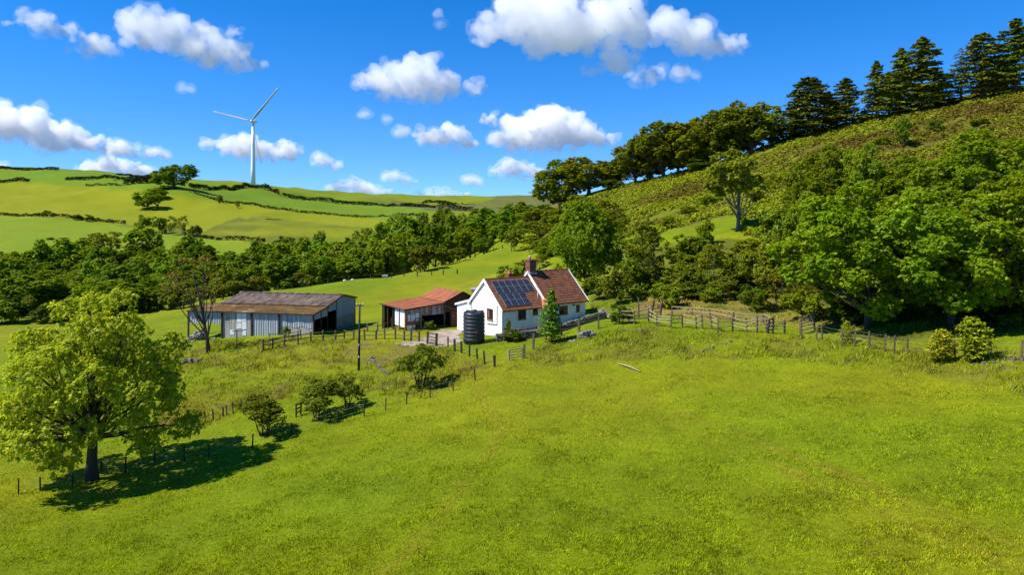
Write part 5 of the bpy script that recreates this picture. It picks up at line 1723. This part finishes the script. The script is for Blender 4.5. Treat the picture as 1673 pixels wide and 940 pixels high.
    for px, Y, top, w, k, lb in ((160, 300, 374, 78, 'thorn_tree', 'open crowned olive tree rising above the valley wood'), (235, 300, 369, 62, 'valley_tree', 'round dark tree rising above the valley wood'),
                                 (312, 305, 382, 50, 'valley_tree', 'low dark round tree at the edge of the far pasture'), (520, 300, 374, 42, 'valley_tree', 'dark round tree above the wood behind the barn')):
        plant('hill_tree', k, lb, 'tree', px, Y, top, w)
    plant('rusty_tree', 'thorn_tree', 'rusty orange tinted tree at the top of the valley wood', 'tree', 292, 215, 414, 60)
    # ---- trees on the sloping field
    for px, Y, top, w, k, lb in ((690, 178, 396, 54, 'field_tree', 'largest round tree at the sloping field fence'), (723, 187, 402, 38, 'field_tree', 'smaller tree right of the largest field fence tree'),
                                 (749, 194, 404, 32, 'field_tree', 'third and smallest tree of the field fence trio'), (494, 163, 440, 34, 'thorn_tree', 'little tree on the crest behind the barn roof end'),
                                 (421, 152, 448, 36, 'field_tree', 'brownish bush tree behind the barn ridge'), (387, 142, 456, 40, 'field_tree', 'brownish low tree left of the barn ridge bush'),
                                 (362, 136, 462, 30, 'field_tree', 'low bush tree at the left barn roof corner'), (838, 205, 372, 34, 'field_tree', 'olive bush at the top corner of the sloping field'),
                                 (868, 190, 392, 40, 'scrub_birch', 'birch scrub above the cottage chimney'), (897, 160, 392, 44, 'shrub', 'shrub left of the round cottage tree'),
                                 (790, 228, 386, 40, 'valley_tree', 'tree at the top end of the field fence'), (880, 140, 415, 40, 'scrub_birch', 'thin bush scrub just behind the chimney')):
        plant('field_tree', k, lb, 'tree', px, Y, top, w)
    # ---- far hill
    for px, Y, top, w, k, lb in ((285, 640, 265, 78, 'valley_tree', 'big round dark tree on the far hilltop'), (241, 540, 310, 50, 'valley_tree', 'round tree on the far slope below the hilltop tree'), (256, 580, 306, 36, 'valley_tree', 'smaller tree behind the round far slope tree'),
                                 (359, 580, 317, 12, 'shrub', 'tiny dark bush on the far pasture wall'), (433, 850, 299, 13, 'shrub', 'tiny bush at the foot of the wind turbine'), (189, 740, 294, 7, 'shrub', 'tiny hedge tree on the far hill'),
                                 (388, 560, 330, 8, 'shrub', 'tiny shrub along the far pasture wall'), (76, 470, 343, 16, 'shrub', 'pale bush on the far field boundary'), (64, 470, 346, 11, 'dark_bush', 'dark bush left of the pale boundary bush'), (88, 472, 346, 11, 'dark_bush', 'dark bush right of the pale boundary bush'),
                                 (125, 455, 348, 18, 'dark_bush', 'dark gorse patch on the far field boundary'), (146, 450, 350, 18, 'dark_bush', 'second dark gorse patch on the far field boundary'),
                                 (234, 400, 350, 28, 'shrub', 'shrub at the left end of the far thicket'), (262, 395, 352, 28, 'shrub', 'shrub in the middle of the far thicket'), (282, 390, 351, 22, 'scrub_birch', 'thin tree in the far thicket'), (298, 390, 350, 20, 'scrub_birch', 'thin tree at the right end of the far thicket'),
                                 (318, 385, 364, 26, 'dark_bush', 'low dark bush beside the far thicket'), (438, 470, 357, 12, 'dark_bush', 'dark shrub in the hillside gully'), (450, 468, 360, 20, 'dark_bush', 'second dark shrub in the hillside gully'),
                                 (82, 360, 388, 14, 'shrub', 'small bush on the near edge of the far pasture'), (104, 360, 388, 16, 'shrub', 'second small bush on the near edge of the far pasture')):
        plant('hill_tree', k, lb, 'tree' if w > 24 else 'bush', px, Y, top, w)
    dk = (0.022, 0.034, 0.008)
    HD = [('dark hedge curving over the far left skyline', [(-40, 890), (0, 885), (30, 880), (60, 880), (96, 885)], 4.5, 3),
          ('straight dark hedge at the far left edge', [(-60, 735), (0, 740), (48, 742)], 4.5, 3), ('long dark hedge left of the hilltop tree', [(107, 752), (160, 756), (205, 758), (258, 740)], 4.0, 3),
          ('dark hedge running from the hilltop tree under the turbine', [(310, 690), (345, 730), (375, 770), (410, 840), (440, 845), (456, 830)], 5.0, 3.5), ('dark hedge descending right of the turbine', [(462, 835), (505, 850), (550, 845), (600, 850), (640, 835), (700, 815)], 5.0, 3.5),
          ('thick clipped dark plantation block on the far hill', [(203, 690), (232, 690), (258, 690)], 10.0, 9), ('thin hedge on the skyline left of the hilltop tree', [(190, 880), (230, 890), (262, 880)], 2.5, 2),
          ('low dark hedge on the moor skyline', [(690, 980), (730, 1000), (775, 1000)], 4, 5), ('dark gorse hedge above the wooded notch', [(655, 800), (680, 810), (712, 800)], 7, 8), ('short dark hedge above the wooded notch', [(715, 790), (745, 800), (770, 790)], 6, 8)]
    for i, (lb, pts, h, w) in enumerate(HD):
        hedge('hedge', lb, [((px - CX) / F * Y, Y) for px, Y in pts], h, w * 0.9, 1.8, dk, 16.0 if h < 8 else 50.0, i + 1)
    lw_ = (0.040, 0.044, 0.014)
    for i, (lb, pts) in enumerate((('thin brown hedge line crossing the far yellow pasture', [(262, 640), (300, 620), (350, 600), (430, 570), (520, 545), (600, 530), (690, 520)]), ('thin hedge line along the left pale pasture', [(-60, 480), (0, 480), (60, 470), (130, 460), (205, 440)]),
                                   ('thin dark bank line below the far thicket', [(300, 385), (350, 375), (400, 370), (432, 366)]), ('short hedge line under the boundary bushes', [(140, 700), (200, 690)]))):
        hedge('hedge', lb, [((px - CX) / F * Y, Y) for px, Y in pts], 2.2, 1.6, 1.4, lw_, 7.0, 30 + i)


plants()
# ------------------------------------------------------------------ sky, sun, clouds, camera
SUN_EL, SUN_AZ = rad(52), math.atan2(-0.95, -0.31)      # azimuth measured from +Y towards +X
sun_dir = Vector((math.sin(SUN_AZ) * math.cos(SUN_EL), math.cos(SUN_AZ) * math.cos(SUN_EL), math.sin(SUN_EL)))


def sky():
    w = bpy.data.worlds.new('World')
    bpy.context.scene.world = w
    w.use_nodes = True
    nt = w.node_tree
    nt.nodes.clear()
    N, L = nt.nodes, nt.links
    out, bg, st, hs = N.new('ShaderNodeOutputWorld'), N.new('ShaderNodeBackground'), N.new('ShaderNodeTexSky'), N.new('ShaderNodeHueSaturation')
    st.sky_type = 'NISHITA'
    st.sun_disc = False
    st.sun_elevation = SUN_EL
    st.sun_rotation = SUN_AZ
    st.altitude = 1500
    st.air_density = 1.0
    st.dust_density = 0.0
    st.ozone_density = 4.0
    hs.inputs['Saturation'].default_value = SKY_SAT
    hs.inputs['Hue'].default_value = 0.508
    bg.inputs['Strength'].default_value = SKY_STR
    tc, ma = N.new('ShaderNodeTexCoord'), N.new('ShaderNodeVectorMath')
    ma.operation = 'MULTIPLY_ADD'                       # a clear-air sky: the pale band at the horizon stays low
    ma.inputs[1].default_value = (1, 1, 0.9)
    ma.inputs[2].default_value = (0, 0, 0.085)
    L.new(tc.outputs['Generated'], ma.inputs[0])
    L.new(ma.outputs[0], st.inputs['Vector'])
    L.new(st.outputs[0], hs.inputs['Color'])
    L.new(hs.outputs[0], bg.inputs[0])
    L.new(bg.outputs[0], out.inputs[0])
    sl = bpy.data.lights.new('sun', 'SUN')
    sl.energy = SUN_STR
    sl.angle = rad(0.53)
    sl.color = (1.0, 0.955, 0.87)
    so = link(bpy.data.objects.new('sun', sl))
    so.rotation_euler = (-sun_dir).to_track_quat('-Z', 'Y').to_euler()


SKY_SAT, SKY_STR, SUN_STR, EXPO = 1.38, 0.112, 4.3, 0.88
sky()


def cloud_mat(name, dens):
    m, nt, N, L = new_mat(name)
    out, v = N.new('ShaderNodeOutputMaterial'), N.new('ShaderNodeVolumeScatter')
    v.inputs['Color'].default_value = (1, 1, 1, 1)
    v.inputs['Density'].default_value = dens
    v.inputs['Anisotropy'].default_value = 0.0
    L.new(v.outputs[0], out.inputs['Volume'])
    try:
        m.cycles.homogeneous_volume = True
        m.cycles.volume_sampling = 'MULTIPLE_IMPORTANCE'
    except Exception:
        pass
    return m


CLOUD_DENS = 0.006
M_CLOUD, M_FRINGE = cloud_mat('cloud_vapour', CLOUD_DENS), cloud_mat('thin_cloud_vapour', 0.0022)


def cloud(label, blobs, seed, alt=750.0):
    """a cumulus: a heap of puffs fused into one closed skin that holds even vapour. blobs: (column, row, half width, half height) in the photo"""
    r = np.random.default_rng(seed)
    bot = max(b[1] + b[3] for b in blobs)
    Y = min(max(alt * F / max(HY - bot, 25), 2600), 11000)
    k = Y / F
    cx = np.mean([b[0] for b in blobs])
    o = np.array([(cx - CX) * k, Y, (HY - bot) * k + CZ])
    V, Fc, n = [], [], 0
    import bmesh
    bm = bmesh.new()
    bmesh.ops.create_icosphere(bm, subdivisions=2, radius=1)
    sv = np.array([v.co[:] for v in bm.verts])
    sf = np.array([[v.index for v in f.verts] for f in bm.faces])
    bm.free()
    small = 1e9
    for px, py, hw, hh in blobs:
        hw, hh = hw * 1.12, hh * 1.12
        c0 = np.array([(px - CX) * k, Y, CZ + (HY - py) * k]) - o
        cnt = int(np.clip(hw * hh / 16, 7, 34))
        for i in range(cnt):
            d = unit(r.normal(size=3))
            rr = r.uniform(0.25, 0.92)
            p = c0 + d * rr * np.array([hw, min(hw, hh * 1.6), hh]) * k
            s = min(hw, hh) * k * (r.uniform(0.30, 0.55) if hh > 11 else r.uniform(0.5, 0.8)) * (1.2 - 0.6 * rr)
            small = min(small, s)
            V.append(sv * s * np.array([1.15 if hh > 11 else 1.7, 1.1, 0.95 if hh > 11 else 0.8]) + p)
            Fc.append(sf + n)
            n += len(sv)
    me = bpy.data.meshes.new('cloud')
    me.from_pydata(np.concatenate(V).tolist(), [], np.concatenate(Fc).tolist())
    ob = bpy.data.objects.new('cloud', me)
    link(ob)
    span = max(b[2] for b in blobs) * k
    md = ob.modifiers.new('fuse', 'REMESH')
    md.mode = 'VOXEL'
    md.voxel_size = max(1.5 * k, span / 60)
    dg = bpy.context.evaluated_depsgraph_get()
    m2 = bpy.data.meshes.new_from_object(ob.evaluated_get(dg))
    ob.modifiers.clear()
    ob.data = m2
    bpy.data.meshes.remove(me)
    m2.name = 'cloud'
    nv = len(m2.vertices)
    co = np.empty(nv * 3, np.float32)
    m2.vertices.foreach_get('co', co)
    co = co.reshape(-1, 3).astype(float)
    nr = np.empty(nv * 3, np.float32)
    m2.vertices.foreach_get('normal', nr)
    nr = nr.reshape(-1, 3)
    q = co / k
    amp = 3.2 * vnoise3(q / 13, 1) + 2.6 * vnoise3(q / 6, 2) + 1.6 * vnoise3(q / 3, 3)
    co = co + nr * (amp * k)[:, None] + np.stack([vnoise3(q / 9 + 31, 4), 0 * amp, vnoise3(q / 9 - 17, 5)], 1) * 2.5 * k
    m2.vertices.foreach_set('co', co.astype(np.float32).ravel())
    # torn, thinner fringe round the cloud
    m3 = m2.copy()
    fr = np.clip(vnoise3(q / 16 + 7, 11) * 1.6 + vnoise3(q / 7 + 3, 12) * 0.9, -0.6, 1.3)
    c3 = co + nr * ((1.5 + 7.5 * fr) * k * (0.6 if span < 30 * k else 1.0))[:, None] + np.stack([vnoise3(q / 5, 14), 0 * fr, vnoise3(q / 5 + 9, 15)], 1) * 3.0 * k
    m3.vertices.foreach_set('co', c3.astype(np.float32).ravel())
    m3.materials.clear()
    m3.materials.append(M_FRINGE)
    m3.update()
    m3.name = 'cloud_fringe'
    link(bpy.data.objects.new('fringe', m3), ob)
    m2.materials.clear()
    m2.materials.append(M_CLOUD)
    m2.update()
    ob.location = o
    tag(ob, label, 'cloud')


CLOUDS = [
    ('long ragged white cloud stretched over the upper left sky', [(60, 32, 34, 16), (100, 48, 50, 14), (150, 72, 46, 18), (210, 40, 26, 18), (250, 50, 56, 34), (310, 62, 56, 30), (360, 82, 50, 28), (400, 104, 34, 16), (380, 54, 26, 10), (15, 36, 14, 6)]),
    ('broad white cloud bank at the left edge of the sky', [(-20, 195, 50, 28), (40, 200, 55, 28), (90, 220, 60, 24), (140, 234, 40, 14), (195, 242, 30, 15), (70, 232, 46, 12)]),
    ('low white cloud resting on the far left hill', [(150, 272, 20, 9), (190, 270, 44, 14), (230, 278, 28, 8)]),
    ('white cloud drifting behind the wind turbine', [(345, 234, 16, 7), (390, 236, 36, 18), (430, 245, 44, 16), (470, 248, 26, 14), (462, 234, 16, 6)]),
    ('small wispy cloud right of the wind turbine', [(522, 262, 18, 8), (545, 267, 18, 6)]),
    ('tiny cloud between the left cloud bank and hilltop tree', [(252, 250, 18, 8), (270, 254, 8, 5)]),
    ('tiny lone cloud above the wind turbine', [(303, 145, 13, 6)]),
    ('middle round white cloud in the upper centre sky', [(592, 130, 14, 16), (640, 128, 38, 30), (685, 122, 44, 34), (720, 138, 36, 24), (680, 155, 44, 12), (776, 142, 17, 14)]),
    ('huge white cloud running off the top of the photo', [(800, 50, 34, 26), (850, 30, 50, 44), (910, 10, 80, 44), (950, 50, 70, 40), (1000, 25, 56, 44), (880, 80, 24, 18), (900, 66, 60, 26), (1010, 98, 34, 22), (1040, 62, 30, 20)]),
    ('white cloud joined to the right side of the huge cloud', [(1090, 40, 34, 30), (1130, 55, 46, 30), (1160, 76, 46, 20), (1205, 70, 20, 15), (1060, 122, 40, 14), (1110, 118, 16, 8)]),
    ('flat based white cloud left of the crest trees', [(800, 196, 22, 12), (850, 212, 50, 28), (900, 200, 60, 30), (940, 212, 46, 26), (980, 228, 24, 12), (900, 238, 72, 12), (998, 226, 9, 14)]),
    ('rounded white cloud left of the flat based cloud', [(700, 222, 28, 14), (735, 218, 36, 18), (765, 234, 26, 10)]),
    ('low white cloud above the wooded notch', [(805, 278, 16, 5), (840, 274, 36, 13), (872, 282, 24, 8)]),
    ('small oval cloud low over the notch', [(771, 295, 17, 7)]),
    ('long low cloud over the moor skyline', [(562, 304, 26, 8), (596, 308, 30, 9), (628, 314, 18, 5)]),
    ('thin low cloud above the far pasture hedge', [(640, 288, 22, 6), (664, 293, 18, 5)]),
    ('faint flat cloud just over the moor', [(700, 316, 34, 5), (740, 318, 30, 4)]),
    ('tiny twin cloud wisps high in the centre sky', [(718, 20, 8, 7), (722, 40, 6, 6)]),
    ('small wisp below the middle round cloud', [(598, 188, 15, 6), (634, 192, 6, 5)]),
    ('small wisp left of the rounded cloud', [(656, 214, 8, 9)]),
    ('ragged fragment under the huge cloud', [(962, 118, 16, 7), (985, 108, 10, 8)]),
    ('torn fragment under the joined cloud', [(1120, 118, 12, 6), (1134, 124, 7, 5)]),
    ('thin strip of cloud low at the left skyline edge', [(2, 272, 14, 4)]),
]
for _i, (_l, _b) in enumerate(CLOUDS):
    cloud(_l, _b, 100 + _i)


def camera():
    c = bpy.data.cameras.new('camera')
    c.sensor_width = 36.0
    c.lens = F / 1673.0 * 36.0
    c.shift_y = (HY - 470.0) / 1673.0
    c.clip_start, c.clip_end = 0.5, 40000
    o = link(bpy.data.objects.new('camera', c))
    o.location = (0, 0, CZ)
    o.rotation_euler = (math.pi / 2, 0, 0)
    s = bpy.context.scene
    s.camera = o
    s.render.engine = 'CYCLES'
    s.view_settings.view_transform = 'Standard'
    s.view_settings.look = 'None'
    s.view_settings.exposure = EXPO
    s.view_settings.gamma = 1
    s.view_settings.use_curve_mapping = False
    s.cycles.max_bounces = 66
    s.cycles.diffuse_bounces = 6
    s.cycles.glossy_bounces = 2
    s.cycles.transmission_bounces = 6
    s.cycles.transparent_max_bounces = 4
    s.cycles.volume_bounces = 64
    s.cycles.use_denoising = True


camera()
